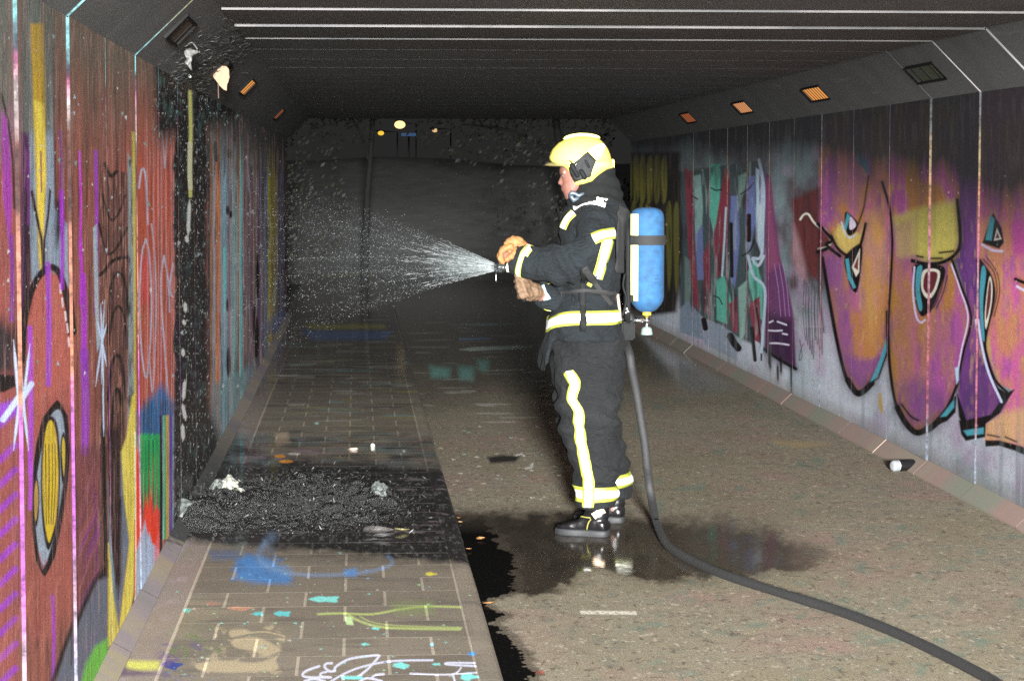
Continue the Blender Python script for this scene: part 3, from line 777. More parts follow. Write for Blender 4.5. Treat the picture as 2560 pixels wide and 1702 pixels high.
# burn stain and wet
edge = P.py + 26 * (vnoise(P.px * .012, P.py * .02, 96) - .5) + 14 * (vnoise(P.px * .06, P.py * .08, 97) - .5)
bm_ = np.clip((edge - 1146 - np.clip((P.px - 900) * .04, -10, 20)) / 26, 0, 1) * np.clip((1362 + np.clip((P.px - 560) * .09, -14, 54) - edge) / 14, 0, 1)
corner = P.mask_poly([(400, 1350), (440, 1180), (470, 990), (520, 985), (560, 1060), (640, 1130), (720, 1160), (600, 1350)], 16)
bm_ = np.maximum(bm_, np.clip(corner * (.4 + 1.4 * vnoise(P.px * .05, P.py * .05, 196)), 0, 1))
P.put(bm_, (27, 26, 26), .97)
P.put(bm_ * np.clip((vnoise(P.px * .12, P.py * .16, 98, 3) - .62) * 7, 0, 1), (92, 94, 92), .7)
P.put(bm_ * np.clip((vnoise(P.px * .05, P.py * .3, 99, 3) - .6) * 6, 0, 1) * np.clip((P.px - 900) / 60, 0, 1), (78, 62, 70), .7)
st = np.clip((edge - 1075) / 40, 0, 1) * np.clip((1175 - edge) / 30, 0, 1)
P.put(st * np.clip((vnoise(P.px * .012, P.py * .12, 100) - .48) * 6, 0, 1), (104, 124, 122), .7)
P.put(st * np.clip((vnoise(P.px * .015, P.py * .16, 101) - .56) * 7, 0, 1), (46, 46, 48), .8)
P.put(st * np.clip((vnoise(P.px * .02, P.py * .2, 102) - .62) * 7, 0, 1), (140, 120, 130), .7)
P.poly([(688, 1082), (720, 1078), (724, 1108), (692, 1112)], (170, 150, 128), 5)
for x, y, a, b, c in ((932, 1115, 6, 5, (226, 220, 206)), (882, 1123, 13, 4, (220, 196, 176)), (792, 1058, 5, 3, (170, 204, 196)), (700, 1140, 14, 4, (210, 140, 50)), (715, 1153, 18, 4, (226, 150, 50)), (735, 1134, 16, 3, (196, 190, 180)), (1010, 1127, 4, 3, (190, 210, 210))):
    P.poly([(x + a * math.cos(t), y + b * math.sin(t)) for t in np.linspace(0, 6.28, 13)[:-1]], c, 1.5)
for k in range(26):
    r = np.random.default_rng(500 + k); x = r.uniform(940, 1130); y = r.uniform(1150, 1340)
    P.stroke([(x, y), (x + r.uniform(20, 70), y + r.uniform(-3, 3))], r.uniform(2, 4), (120, 110, 114), 1, taper=True, op=.7)
# paint on the dry tiles
blue = (66, 120, 178)
P.poly([(590, 1400), (620, 1385), (660, 1390), (690, 1410), (730, 1442), (720, 1458), (640, 1456), (592, 1446)], blue, 8, op=.9)
P.put(P.mask_poly([(560, 1378), (700, 1372), (740, 1460), (580, 1462)], 8) * np.clip((vnoise(P.px * .05, P.py * .12, 104) - .5) * 5, 0, 1), (70, 106, 150), .7)
P.poly([(520, 1375), (600, 1378), (600, 1398), (530, 1400)], (74, 92, 128), 8, op=.6)
P.stroke([(664, 1352), (646, 1385), (658, 1408), (700, 1426), (760, 1436), (840, 1436), (910, 1430), (962, 1418), (982, 1404), (970, 1390)], 8, (116, 146, 184), 4, smooth=6, op=.5)
P.stroke([(680, 1340), (650, 1390), (668, 1412), (720, 1428)], 22, (110, 136, 168), 10, smooth=6, op=.4)
P.poly([(860, 1424), (892, 1420), (890, 1440), (864, 1440)], (90, 130, 180), 5)
P.spots(26, 560, 940, 1380, 1450, 1, 5, [(110, 150, 190), (120, 180, 180)], asp=2.5, seed=12)
cy_ = (122, 206, 200)
for x, y, a, b, c in ((815, 1497, 36, 8, cy_), (708, 1533, 20, 7, (96, 186, 190)), (646, 1533, 12, 5, (96, 186, 190)), (468, 1525, 9, 5, (110, 180, 170)), (1076, 1434, 14, 4, (206, 196, 70)), (940, 1570, 10, 4, cy_), (652, 1616, 12, 4, cy_), (1000, 1661, 20, 6, cy_), (1008, 1667, 12, 4, cy_), (912, 1609, 10, 3, cy_), (1180, 1633, 9, 5, (60, 130, 190)), (1080, 1609, 4, 4, (120, 190, 210)), (1092, 1659, 10, 3, cy_), (430, 1662, 24, 10, (50, 60, 130)), (1170, 1690, 22, 9, cy_), (600, 1520, 30, 5, (176, 132, 110)), (530, 1508, 18, 4, (156, 116, 104))):
    P.poly([(x + a * (1 + .25 * math.sin(3 * t + x)) * math.cos(t), y + b * (1 + .25 * math.sin(4 * t + x)) * math.sin(t)) for t in np.linspace(0, 6.28, 25)[:-1]], c, 1.6, op=.92)
yg = (174, 190, 112)
P.stroke([(795, 1534), (850, 1532), (930, 1534), (1000, 1522), (1060, 1515), (1150, 1517)], 5, yg, 1.8, smooth=5, op=.75)
P.stroke([(866, 1532), (900, 1552), (950, 1566), (1030, 1570), (1150, 1572)], 6, yg, 2.0, smooth=5, op=.7)
P.stroke([(900, 1540), (960, 1560), (1155, 1568)], 3, yg, 1.5, smooth=5, op=.6)
P.poly([(862, 1540), (880, 1540), (884, 1562), (866, 1560)], (180, 206, 150), 2)
P.poly([(980, 1508), (1080, 1505), (1086, 1530), (990, 1532)], (120, 140, 80), 12, op=.5)
wh = (196, 198, 216)
zz = lambda pts: [(700 + x / 3.932, 1560 + y / 3.932) for x, y in pts]
for pts, wd in (([(385, 410), (260, 455), (222, 500), (300, 520), (500, 520)], 6), ([(460, 465), (405, 480), (400, 505), (480, 518)], 5), ([(510, 380), (455, 385), (440, 420), (490, 460), (540, 455)], 6), ([(535, 455), (555, 410), (680, 340), (860, 310), (965, 302), (960, 330), (860, 440), (755, 520)], 6),
                ([(500, 560), (620, 490), (760, 430), (960, 380), (1160, 355), (1500, 350)], 5), ([(240, 560), (330, 535), (440, 560)], 6), ([(780, 560), (860, 525), (1000, 555)], 6), ([(890, 530), (940, 495), (1020, 485)], 5), ([(1910, 378), (1660, 376), (1650, 392), (1920, 408)], 5), ([(1280, 480), (1680, 490), (1780, 425)], 4), ([(1700, 495), (1720, 560)], 5), ([(1690, 490), (1930, 470)], 3)):
    P.stroke(zz(pts), wd, wh, 1.2, smooth=5, op=.92)
P.stroke(zz([(620, 520), (800, 522)]), 8, cy_, 1.5)
cr = (168, 154, 126)
for pts in ([(492, 1658), (560, 1650), (640, 1655), (690, 1640), (700, 1628), (690, 1650), (694, 1672), (640, 1678), (560, 1680), (500, 1674)], [(575, 1575), (610, 1572), (622, 1580), (580, 1592)], [(580, 1600), (640, 1592), (700, 1622), (660, 1640), (640, 1628), (590, 1618)], [(660, 1568), (684, 1564), (676, 1574)], [(688, 1595), (712, 1594), (708, 1602)]):
    P.poly(pts, cr, 3, smooth=4, op=.85)
P.put(P.mask_poly([(480, 1570), (700, 1560), (710, 1690), (480, 1690)], 10) * np.clip((vnoise(P.px * .05, P.py * .1, 108) - .6) * 6, 0, 1), cr, .6)
P.stroke([(600, 1585), (660, 1578), (712, 1590)], 3, cr, 1.2, smooth=4)
P.put(P.mask_poly([(420, 1570), (560, 1560), (560, 1640), (420, 1650)], 14) * np.clip((vnoise(P.px * .06, P.py * .12, 109) - .52) * 5, 0, 1), (96, 112, 74), .6)
P.put(P.mask_poly([(400, 1600), (520, 1600), (500, 1690), (380, 1702)], 14) * np.clip((vnoise(P.px * .05, P.py * .1, 110) - .55) * 5, 0, 1), (98, 80, 116), .7)
P.poly([(310, 1650), (400, 1652), (396, 1672), (320, 1676)], (186, 184, 96), 6); P.poly([(290, 1660), (360, 1678), (400, 1684), (300, 1690)], (80, 60, 90), 5, op=.7)
P.poly([(390, 1380), (440, 1350), (470, 1356), (440, 1400), (400, 1420)], (150, 146, 150), 8, op=.8)
P.poly([(396, 1345), (420, 1340), (452, 1362), (440, 1374), (410, 1364)], (150, 150, 74), 5, op=.8)
P.spots(240, 420, 1180, 1460, 1702, .8, 4.5, [cy_, (120, 190, 170), (150, 200, 150), (186, 186, 180), (80, 120, 150)], asp=2.6, seed=13)
P.spots(160, 460, 1130, 830, 1140, .6, 3, [(140, 150, 140), (170, 160, 140), (110, 140, 150)], asp=3, seed=14, op=.7)
# far paint smudges
P.poly([(760, 812), (960, 812), (966, 822), (780, 824)], (120, 118, 52), 4, op=.9)
P.poly([(756, 826), (980, 828), (960, 848), (780, 850)], (62, 84, 116), 6, op=.9)
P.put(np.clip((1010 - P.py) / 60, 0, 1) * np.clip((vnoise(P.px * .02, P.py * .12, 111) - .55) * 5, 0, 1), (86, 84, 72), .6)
wet = np.clip((edge - 1065) / 50, 0, 1) * np.clip((1404 + np.clip((P.px - 700) * .06, -60, 26) - edge) / 16, 0, 1)
wet = np.maximum(wet * (.35 + .65 * np.clip((vnoise(P.px * .02, P.py * .08, 112) - .35) * 3, 0, 1)), np.clip((1010 - edge) / 90, 0, 1) * .8)
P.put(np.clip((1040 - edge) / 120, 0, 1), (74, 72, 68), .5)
P.poly([(760, 811), (960, 811), (966, 821), (780, 823)], (168, 164, 60), 4, op=.9)
P.poly([(756, 826), (980, 828), (960, 848), (780, 850)], (78, 112, 170), 6, op=.9)
for k in range(60):  # streaky reflections on the far wet tiles, painted in
    r = np.random.default_rng(2900 + k); x = r.uniform(640, 1000); y = r.uniform(850, 1090)
    P.stroke([(x, y), (x + r.uniform(30, 130), y + r.uniform(-3, 3))], r.uniform(1.5, 4), [(160, 158, 150), (110, 150, 150), (130, 126, 70), (40, 40, 42)][k % 4], 1.4, taper=True, op=.6)
P.a = np.clip(wet * np.clip((P.px - 560) / 60 + .25, .25, 1), 0, 1)
IMG_S = P.image('pavement_paint')

G = Canvas(900, 850, world_road, 1.0)
G.put(np.ones((G.H, G.W)), (119, 112, 95))
G.put(np.clip((vnoise(G.wx * 26, G.wy * 26, 121, 3) - .5) * 4, 0, 1), (104, 94, 82), .7)
G.put(np.clip((vnoise(G.wx * 2.5, G.wy * 1.6, 122) - .5) * 4, 0, 1), (112, 104, 84), .7)
G.put(np.clip((vnoise(G.wx * 3, G.wy * 2.1, 123) - .56) * 4, 0, 1), (126, 104, 94), .7)
G.put(np.clip((vnoise(G.wx * 14, G.wy * 10, 124) - .66) * 6, 0, 1), (86, 92, 84), .6)
G.put(np.clip((vnoise(G.wx * 1.1, G.wy * .7, 141) - .5) * 4, 0, 1), (104, 98, 80), .6)
G.put(np.clip((vnoise(G.wx * 60, G.wy * 34, 142, 2) - .72) * 8, 0, 1), (164, 154, 138), .6)
G.put(np.clip((vnoise(G.wx * 55, G.wy * 30, 143, 2) - .70) * 8, 0, 1), (60, 54, 48), .6)
for k in range(9):
    r = np.random.default_rng(700 + k); x = r.uniform(1450, 2400); y = r.uniform(1120, 1650); pts = [(x, y)]
    for _ in range(6): pts.append((pts[-1][0] + r.uniform(10, 60), pts[-1][1] + r.uniform(-9, 12)))
    G.stroke(pts, r.uniform(1.2, 2.2), (70, 62, 54), 1.2, op=.45)
P = G
P.poly([(1450, 1525), (1590, 1527), (1592, 1536), (1452, 1534)], (186, 180, 166), 1.6, op=.9)
P.put(P.mask_poly([(1450, 1520), (1592, 1522), (1592, 1540), (1450, 1538)], 2) * np.clip((vnoise(P.px * .15, P.py * .3, 125) - .5) * 6, 0, 1), (120, 110, 100), .7)
P.spots(170, 1060, 1460, 1060, 1290, .8, 6, [(176, 170, 150), (150, 190, 186), (160, 150, 140), (196, 190, 180)], asp=3.4, seed=15)
P.spots(130, 1440, 2300, 1020, 1330, .8, 4.5, [(170, 166, 150), (150, 150, 140)], asp=3.6, seed=16)
P.spots(60, 1250, 2500, 1350, 1702, .8, 3, [(170, 166, 150), (150, 120, 100), (110, 140, 130)], asp=3, seed=17, op=.7)
P.poly([(1218, 1142), (1260, 1136), (1300, 1140), (1290, 1154), (1226, 1158)], (44, 42, 40), 4)
P.stroke([(1312, 1140), (1304, 1134), (1290, 1138)], 3, (190, 190, 184), 1.2); P.stroke([(1326, 1164), (1332, 1158), (1330, 1168), (1314, 1170)], 3, (186, 186, 180), 1.2)
P.poly([(1930, 1100), (2030, 1104), (2080, 1110), (2000, 1120), (1940, 1112)], (140, 126, 92), 5, op=.7)
P.put(np.clip((vnoise(P.px * .02, P.py * .05, 126) - .62) * 5, 0, 1) * np.clip((P.px - 1500) / 100, 0, 1), (86, 104, 92), .6)
P.poly([(1332, 1676), (1360, 1676), (1356, 1684), (1336, 1684)], (150, 70, 60), 2)
# far paint
tl = (88, 128, 120)
for pts in ([(1074, 915), (1126, 920), (1122, 944), (1080, 942)], [(1146, 915), (1184, 918), (1182, 950), (1150, 948)], [(1196, 900), (1222, 902), (1218, 926), (1198, 924)]):
    P.poly(pts, tl, 8, op=.8)
P.stroke([(1150, 874), (1240, 870), (1330, 866)], 8, (128, 146, 138), 2, taper=True); P.stroke([(1164, 812), (1300, 809)], 5, (96, 134, 140), 1.6, taper=True); P.stroke([(1150, 848), (1225, 846)], 4, (84, 112, 140), 1.5)
P.stroke([(1018, 884), (1016, 910), (1030, 936)], 5, (116, 112, 60), 2)
for k in range(30):
    r = np.random.default_rng(900 + k); x = r.uniform(1000, 1400); y = r.uniform(800, 1000)
    P.stroke([(x, y), (x + r.uniform(30, 110), y + r.uniform(-4, 3))], r.uniform(1.5, 3), (120, 120, 114), 1.2, taper=True, op=.55)
# wet
n1 = vnoise(P.px * .006, P.py * .014, 130) - .5; n2 = vnoise(P.px * .03, P.py * .05, 131) - .5; n3 = vnoise(P.px * .09, P.py * .2, 132) - .5
yy = P.py + 60 * n1 + 26 * n2 + 14 * n3
xx = P.px + 30 * n2 + 22 * n3
topb = np.interp(P.px, [1100, 1300, 1480, 1700, 1900, 2050, 2110], [1275, 1292, 1290, 1292, 1312, 1340, 1380])
botb = np.interp(P.px, [1100, 1250, 1330, 1380, 1500, 1640, 1850, 2000, 2110], [1480, 1476, 1482, 1470, 1446, 1452, 1432, 1410, 1380])
pool = np.clip((yy - topb) / 26, 0, 1) * np.clip((botb - yy) / 10, 0, 1)
pool *= np.clip((2120 - xx) / 160, 0, 1) * .8 + .2 * np.clip((1760 - xx) / 380, 0, 1)
gut_r = np.interp(P.py, [1270, 1400, 1480, 1500, 1530, 1560, 1600, 1640, 1702, 1800], [1200, 1290, 1300, 1222, 1262, 1250, 1290, 1316, 1350, 1420])
spk = vnoise(P.px * .008, P.py * .10, 135, 3) - .5
gut = np.clip((gut_r - 12 + 55 * spk + 34 * n3 + 20 * n2 - P.px) / 3, 0, 1) * np.clip((P.py - 1275) / 60, 0, 1)
fan = np.clip((P.px - 1240) / 20, 0, 1) * np.clip((1420 - P.px) / 40, 0, 1) * np.clip((8 - abs(P.py - 1476 + 16 * n2)) / 3, 0, 1)
wet = np.maximum(np.maximum(pool, gut), fan * .8)
farw = np.clip((1030 + 160 * n1 - P.py) / 120, 0, 1) * .8
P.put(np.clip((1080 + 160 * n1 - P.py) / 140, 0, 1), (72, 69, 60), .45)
for pts in ([(1074, 915), (1126, 920), (1122, 944), (1080, 942)], [(1146, 915), (1184, 918), (1182, 950), (1150, 948)], [(1196, 900), (1222, 902), (1218, 926), (1198, 924)]):
    P.poly(pts, (120, 178, 166), 8, op=.8)
P.stroke([(1150, 874), (1240, 870), (1330, 866)], 9, (190, 210, 200), 2, taper=True); P.stroke([(1164, 812), (1300, 809)], 6, (130, 180, 190), 1.6, taper=True); P.stroke([(1150, 848), (1225, 846)], 5, (110, 150, 190), 1.5)
for k in range(46):  # pale wet reflections painted as strokes on the far road
    r = np.random.default_rng(1900 + k); x = r.uniform(1000, 1420); y = r.uniform(800, 1060)
    P.stroke([(x, y), (x + r.uniform(30, 120), y + r.uniform(-4, 3))], r.uniform(1.5, 3.5), (168, 166, 156), 1.2, taper=True, op=.6)
fringe = np.clip((yy - topb + 30) / 50, 0, 1) * np.clip((botb + 16 - yy) / 22, 0, 1) * np.clip((2180 - xx) / 240, 0, 1)
P.put(fringe, (78, 70, 58), .6)
P.put(wet, (42, 37, 31), .92)
P.put(np.clip((gut_r + 22 + 60 * spk + 30 * n3 - P.px) / 16, 0, 1) * np.clip((P.py - 1275) / 60, 0, 1), (62, 56, 48), .7)
P.put(gut, (11, 11, 11), .99)
sheen = P.mask_poly([(1330, 1390), (1600, 1396), (1620, 1450), (1380, 1456)], 16) * np.clip((vnoise(P.px * .03, P.py * .09, 133) - .42) * 6, 0, 1)
P.a = np.clip(np.maximum(np.maximum(pool * (.30 + .8 * np.clip(n2 * 3 + .2, 0, 1)) * (1 - gut), gut * .06), np.maximum(farw, sheen * pool)), 0, 1)
IMG_G = P.image('road_paint')

# ------------------------------------------------------------------ materials that carry the paint
def pos_material(name, img, kind, rough=.6, grain=.22, gscale=260, bump=.5, bscale=160, gain=1.0, ext='EXTEND'):
    m = bpy.data.materials.new(name)
    nt, nd, lk, bs = nodes_of(m)
    geo = N(nt, 'ShaderNodeNewGeometry')
    sep = N(nt, 'ShaderNodeSeparateXYZ'); lk.new(geo.outputs['Position'], sep.inputs[0])
    X, Y, Z = sep.outputs
    Ym = math_node(nt, 'MAXIMUM', Y, 2.0)
    if kind == 'left':
        u = math_node(nt, 'DIVIDE', math_node(nt, 'ADD', math_node(nt, 'DIVIDE', XL * FPX, Ym), VX + 90), 830.0)
        v = math_node(nt, 'DIVIDE', math_node(nt, 'SUBTRACT', Z, .05), 2.1)
    elif kind == 'right':
        u = math_node(nt, 'DIVIDE', math_node(nt, 'ADD', math_node(nt, 'DIVIDE', XR * FPX, Ym), VX - 1540), 1050.0)
        v = math_node(nt, 'DIVIDE', math_node(nt, 'SUBTRACT', Z, .05), 2.1)
    elif kind == 'pave':
        u = math_node(nt, 'DIVIDE', math_node(nt, 'ADD', X, .85), 1.4)
        v = math_node(nt, 'DIVIDE', math_node(nt, 'ADD', math_node(nt, 'DIVIDE', FPX * 1.57, Ym), VY - 750), 1010.0)
    else:
        u = math_node(nt, 'DIVIDE', math_node(nt, 'SUBTRACT', X, .4), 2.8)
        v = math_node(nt, 'DIVIDE', math_node(nt, 'ADD', math_node(nt, 'DIVIDE', FPX * 1.65, Ym), VY - 750), 1060.0)
    cmb = N(nt, 'ShaderNodeCombineXYZ'); lk.new(u, cmb.inputs[0]); lk.new(v, cmb.inputs[1])
    it = N(nt, 'ShaderNodeTexImage'); it.image = img; it.extension = ext; it.interpolation = 'Linear'
    lk.new(cmb.outputs[0], it.inputs['Vector'])
    f = noise_tex(nt, geo.outputs['Position'], gscale, 6, .75)
    g = ramp(nt, f, [(.3, (1 - grain,) * 3), (.7, (1 + grain,) * 3)])
    c = mix_col(nt, 1.0, it.outputs['Color'], g, 'MULTIPLY')
    c = mix_col(nt, 1.0, c, (gain, gain, gain), 'MULTIPLY') if gain != 1 else c
    b = N(nt, 'ShaderNodeBump'); b.inputs['Strength'].default_value = bump; b.inputs['Distance'].default_value = .003
    lk.new(noise_tex(nt, geo.outputs['Position'], bscale, 5, .7), b.inputs['Height'])
    lk.new(b.outputs[0], bs.inputs['Normal'])
    lk.new(c, bs.inputs['Base Color'])
    bs.inputs['Roughness'].default_value = rough
    bw = N(nt, 'ShaderNodeRGBToBW'); lk.new(it.outputs['Color'], bw.inputs[0])
    if kind == 'road':
        lk.new(math_node(nt, 'MINIMUM', math_node(nt, 'MULTIPLY', bw.outputs[0], 1.6), .2), bs.inputs['Specular IOR Level'])
    elif kind == 'left':
        lk.new(math_node(nt, 'MULTIPLY_ADD', it.outputs['Alpha'], -.2, rough), bs.inputs['Roughness']); lk.new(math_node(nt, 'MULTIPLY_ADD', it.outputs['Alpha'], .2, .12), bs.inputs['Specular IOR Level'])
    else: bs.inputs['Specular IOR Level'].default_value = .12
    if kind in ('pave', 'road'):
        sn = N(nt, 'ShaderNodeSeparateXYZ'); lk.new(geo.outputs['True Normal'], sn.inputs[0])
        up_ok = math_node(nt, 'GREATER_THAN', sn.outputs[2], .9)
        a = math_node(nt, 'MULTIPLY', it.outputs['Alpha'], up_ok)
        lk.new(a, bs.inputs['Coat Weight'])
        bs.inputs['Coat Roughness'].default_value = .07
        bs.inputs['Coat IOR'].default_value = 1.33
        b2 = N(nt, 'ShaderNodeBump'); b2.inputs['Strength'].default_value = .12; b2.inputs['Distance'].default_value = .004
        lk.new(noise_tex(nt, geo.outputs['Position'], 22, 4, .6), b2.inputs['Height'])
        lk.new(b2.outputs[0], bs.inputs['Coat Normal'])
    return m

GAIN_L, GAIN_R, GAIN_S, GAIN_G = 1.0, 1.0, .86, 1.08
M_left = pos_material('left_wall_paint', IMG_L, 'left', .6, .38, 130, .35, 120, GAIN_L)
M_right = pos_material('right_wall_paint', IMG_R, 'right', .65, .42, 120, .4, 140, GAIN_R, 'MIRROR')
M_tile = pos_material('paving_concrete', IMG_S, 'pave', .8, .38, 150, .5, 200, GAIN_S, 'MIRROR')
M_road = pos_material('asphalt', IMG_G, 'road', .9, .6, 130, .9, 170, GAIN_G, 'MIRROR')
M_bed = mat('joint_sand', lin((150, 132, 112)) * .9, .9, var=.3, scale=120, bump=.4)
def edge_mat(name, stops, sc, seed):
    m = bpy.data.materials.new(name)
    nt, nd, lk, bs = nodes_of(m)
    geo = N(nt, 'ShaderNodeNewGeometry')
    mp = N(nt, 'ShaderNodeMapping'); lk.new(geo.outputs['Position'], mp.inputs[0])
    mp.inputs['Location'].default_value = (seed, seed * .7, 0); mp.inputs['Scale'].default_value = sc
    n = noise_tex(nt, mp.outputs[0], 1.6, 3, .6)
    lk.new(ramp(nt, n, stops), bs.inputs['Base Color'])
    bs.inputs['Roughness'].default_value = .5
    return m
def edge_ramp(name, stops, k):
    m = bpy.data.materials.new(name)
    nt, nd, lk, bs = nodes_of(m)
    geo = N(nt, 'ShaderNodeNewGeometry')
    sep = N(nt, 'ShaderNodeSeparateXYZ'); lk.new(geo.outputs['Position'], sep.inputs[0])
    n = noise_tex(nt, geo.outputs['Position'], 5, 3, .6)
    z = math_node(nt, 'DIVIDE', math_node(nt, 'ADD', sep.outputs[2], math_node(nt, 'MULTIPLY_ADD', n, .3, -.15)), 2.4)
    c = ramp(nt, z, [(p / 2.4, tuple(x * k for x in q_)) for p, q_ in stops])
    g = ramp(nt, noise_tex(nt, geo.outputs['Position'], 28, 4, .7), [(.36, (.35,) * 3), (.6, (1.15,) * 3)])
    lk.new(mix_col(nt, 1.0, c, g, 'MULTIPLY'), bs.inputs['Base Color'])
    bs.inputs['Roughness'].default_value = .8; bs.inputs['Specular IOR Level'].default_value = .1
    return m
M_edge_l = edge_ramp('sprayed_joint_edge_left', [(.21, (.10, .12, .15)), (.5, (.14, .09, .12)), (.62, (.13, .035, .14)), (1.0, (.13, .035, .14)), (1.1, (.15, .06, .035)), (1.49, (.12, .05, .035)), (1.6, (.02, .01, .01)), (1.74, (.035, .015, .012)), (1.84, (.13, .115, .115)), (1.93, (.11, .03, .06)), (1.98, (.012, .012, .02)), (2.02, (.05, .12, .13)), (2.2, (.06, .12, .12)), (2.3, (.14, .13, .07))], .62)
M_edge_r = edge_ramp('sprayed_joint_edge_right', [(.1, (.09, .10, .12)), (.3, (.09, .09, .11)), (.42, (.12, .035, .045)), (.9, (.12, .04, .05)), (1.12, (.12, .07, .08)), (1.28, (.12, .035, .065)), (1.6, (.12, .06, .035)), (1.75, (.10, .075, .04)), (1.95, (.035, .035, .035)), (2.3, (.05, .055, .06))], .8)
M_edge_c = edge_mat('bare_joint_edge_ceiling', [(.36, (.008, .008, .008)), (.45, (.02, .02, .019)), (.53, (.06, .054, .056)), (.62, (.10, .088, .08)), (.7, (.03, .028, .022))], (1.0, 1, 1), 9.4)

def concrete_soot(name, base, burnt):
    m = bpy.data.materials.new(name)
    nt, nd, lk, bs = nodes_of(m)
    geo = N(nt, 'ShaderNodeNewGeometry')
    f = noise_tex(nt, geo.outputs['Position'], 120, 6, .8)
    c = ramp(nt, f, [(.3, tuple(x * .5 for x in base)), (.7, tuple(x * 1.5 for x in base))])
    f2 = noise_tex(nt, geo.outputs['Position'], 2.3, 4, .6)
    c = mix_col(nt, ramp(nt, f2, [(.45, (0, 0, 0)), (.62, (.7, .7, .7))]), c, tuple(x * .75 for x in base))
    mp = N(nt, 'ShaderNodeMapping'); lk.new(geo.outputs['Position'], mp.inputs[0]); mp.inputs['Scale'].default_value = (14, 1.2, 14)
    f3 = noise_tex(nt, mp.outputs[0], 1.5, 5, .65)
    c = mix_col(nt, ramp(nt, f3, [(.62, (0, 0, 0)), (.74, (.6, .6, .6))]), c, tuple(x * 2.0 for x in base))
    lk.new(c, bs.inputs['Base Color'])
    bs.inputs['Roughness'].default_value = .8
    b = N(nt, 'ShaderNodeBump'); b.inputs['Strength'].default_value = .4; b.inputs['Distance'].default_value = .003
    lk.new(noise_tex(nt, geo.outputs['Position'], 120, 5, .7), b.inputs['Height']); lk.new(b.outputs[0], bs.inputs['Normal'])
    return m
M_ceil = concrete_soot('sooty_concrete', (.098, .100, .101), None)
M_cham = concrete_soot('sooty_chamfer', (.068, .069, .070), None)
M_shell = mat('rough_concrete', (.12, .12, .115), .9, scale=4)
M_joint = mat('joint_shadow_filler', (.03, .03, .03), .9, var=0)

# ------------------------------------------------------------------ ground and road
bm = bmesh.new(); bmesh.ops.create_grid(bm, x_segments=1, y_segments=1, size=200); bmesh.ops.translate(bm, verts=bm.verts, vec=(0, 90, -.03))
M_earth = mat('dark_earth', (.07, .068, .06), .95, var=.4, scale=3, bump=.5, bscale=20)
tag(link('ground', bm, M_earth), kind='structure')
def sheet(name, x0, x1, y0, y1, z, m, parent=None, kind='structure', ny=40):
    bm = bmesh.new()
    for i in range(ny):
        a = y0 + (y1 - y0) * i / ny; b = y0 + (y1 - y0) * (i + 1) / ny
        v = [bm.verts.new(p) for p in ((x0, a, z), (x1, a, z), (x1, b, z), (x0, b, z))]
        bm.faces.new(v)
    bmesh.ops.remove_doubles(bm, verts=bm.verts, dist=1e-5)
    return tag(link(name, bm, m, parent), kind=kind)
sheet('road', .44, 3.16, 1.0, 75, 0.0, M_road)

# pavement: slab, tiles, kerb
bm = bmesh.new()
box(bm, (-.84, 1.0, -.02), (.385, 75, ZS - .0008))
M_mortar = pos_material('tile_mortar', IMG_S, 'pave', .9, .25, 200, .4, 160, 1.62, 'MIRROR')
pave = tag(link('pavement', bm, M_mortar), kind='structure')
M_tedge = mat('dirty_tile_edge', (.02, .018, .016), .95, var=.3, spec=.05)
def tile_mesh(wd, name):
    bm = bmesh.new()
    box(bm, (-wd / 2, -.1450, -.03), (wd / 2, .1450, 0))
    me = bpy.data.meshes.new(name); bm.to_mesh(me); bm.free(); me.materials.append(M_tile); me.materials.append(M_tedge)
    for p in me.polygons: p.material_index = 0 if p.normal.z > .5 else 1
    return me
TP = .298
XA = .0985                                   # a joint of the first course
courses = []
def course(k):
    off = 0 if k % 2 == 0 else TP / 2
    xs = [x for x in (XA + off + TP * i for i in range(-4, 3)) if -.60 < x < .37]
    ed = [-.638] + xs + [.379]
    return [(a, b) for a, b in zip(ed[:-1], ed[1:]) if b - a > .03]
cache = {}
far_bm = bmesh.new()
for k in range(-2, 68):
    yc = 7.33 + .302 * k - .151 + .302
    for a, b in course(k):
        if yc > 18.5:
            box(far_bm, (a + .005, yc - .1445, ZS - .02), (b - .005, yc + .1445, ZS + random.uniform(-.001, .001)))
            continue
        wd = round(b - a - .011, 3)
        if wd not in cache: cache[wd] = tile_mesh(wd, 'paving_tile')
        o = bpy.data.objects.new('paving_tile', cache[wd]); COL.objects.link(o); o.parent = pave
        o.location = ((a + b) / 2, yc, ZS + random.uniform(-.0004, .0006))
        o.rotation_euler = (random.uniform(-.0015, .0015), random.uniform(-.0015, .0015), random.uniform(-.004, .004))
o = tag(link('distant_paving', far_bm, [M_tile, M_tedge], pave), kind='stuff')
for p in o.data.polygons: p.material_index = 0 if p.normal.z > .5 else 1
bm = bmesh.new(); box(bm, (-.80, 1.0, ZS - .02), (-.645, 75, ZS))
link('cement_strip', bm, M_tile, pave)
kerb = None
M_kerb = pos_material('kerb_concrete', IMG_S, 'pave', .85, .35, 150, .5, 200, 1.02, 'MIRROR')
bm = bmesh.new(); box(bm, (.385, 1.0, -.06), (.46, 75, .03))
kerb = tag(link('kerb', bm, M_bed), kind='structure')
bm = bmesh.new()
prof = [(.383, -.05), (.383, ZS + .002), (.43, ZS + .002), (.447, ZS - .003), (.459, ZS - .016), (.464, ZS - .035), (.466, -.05)]
for yv in (0, .995):
    pass
v0 = [bm.verts.new((x, .001, z)) for x, z in prof]; v1 = [bm.verts.new((x, .999, z)) for x, z in prof]
for i in range(len(prof)):
    j = (i + 1) % len(prof); bm.faces.new((v0[i], v0[j], v1[j], v1[i]))
bm.faces.new(v0[::-1]); bm.faces.new(v1)
bmesh.ops.recalc_face_normals(bm, faces=bm.faces)
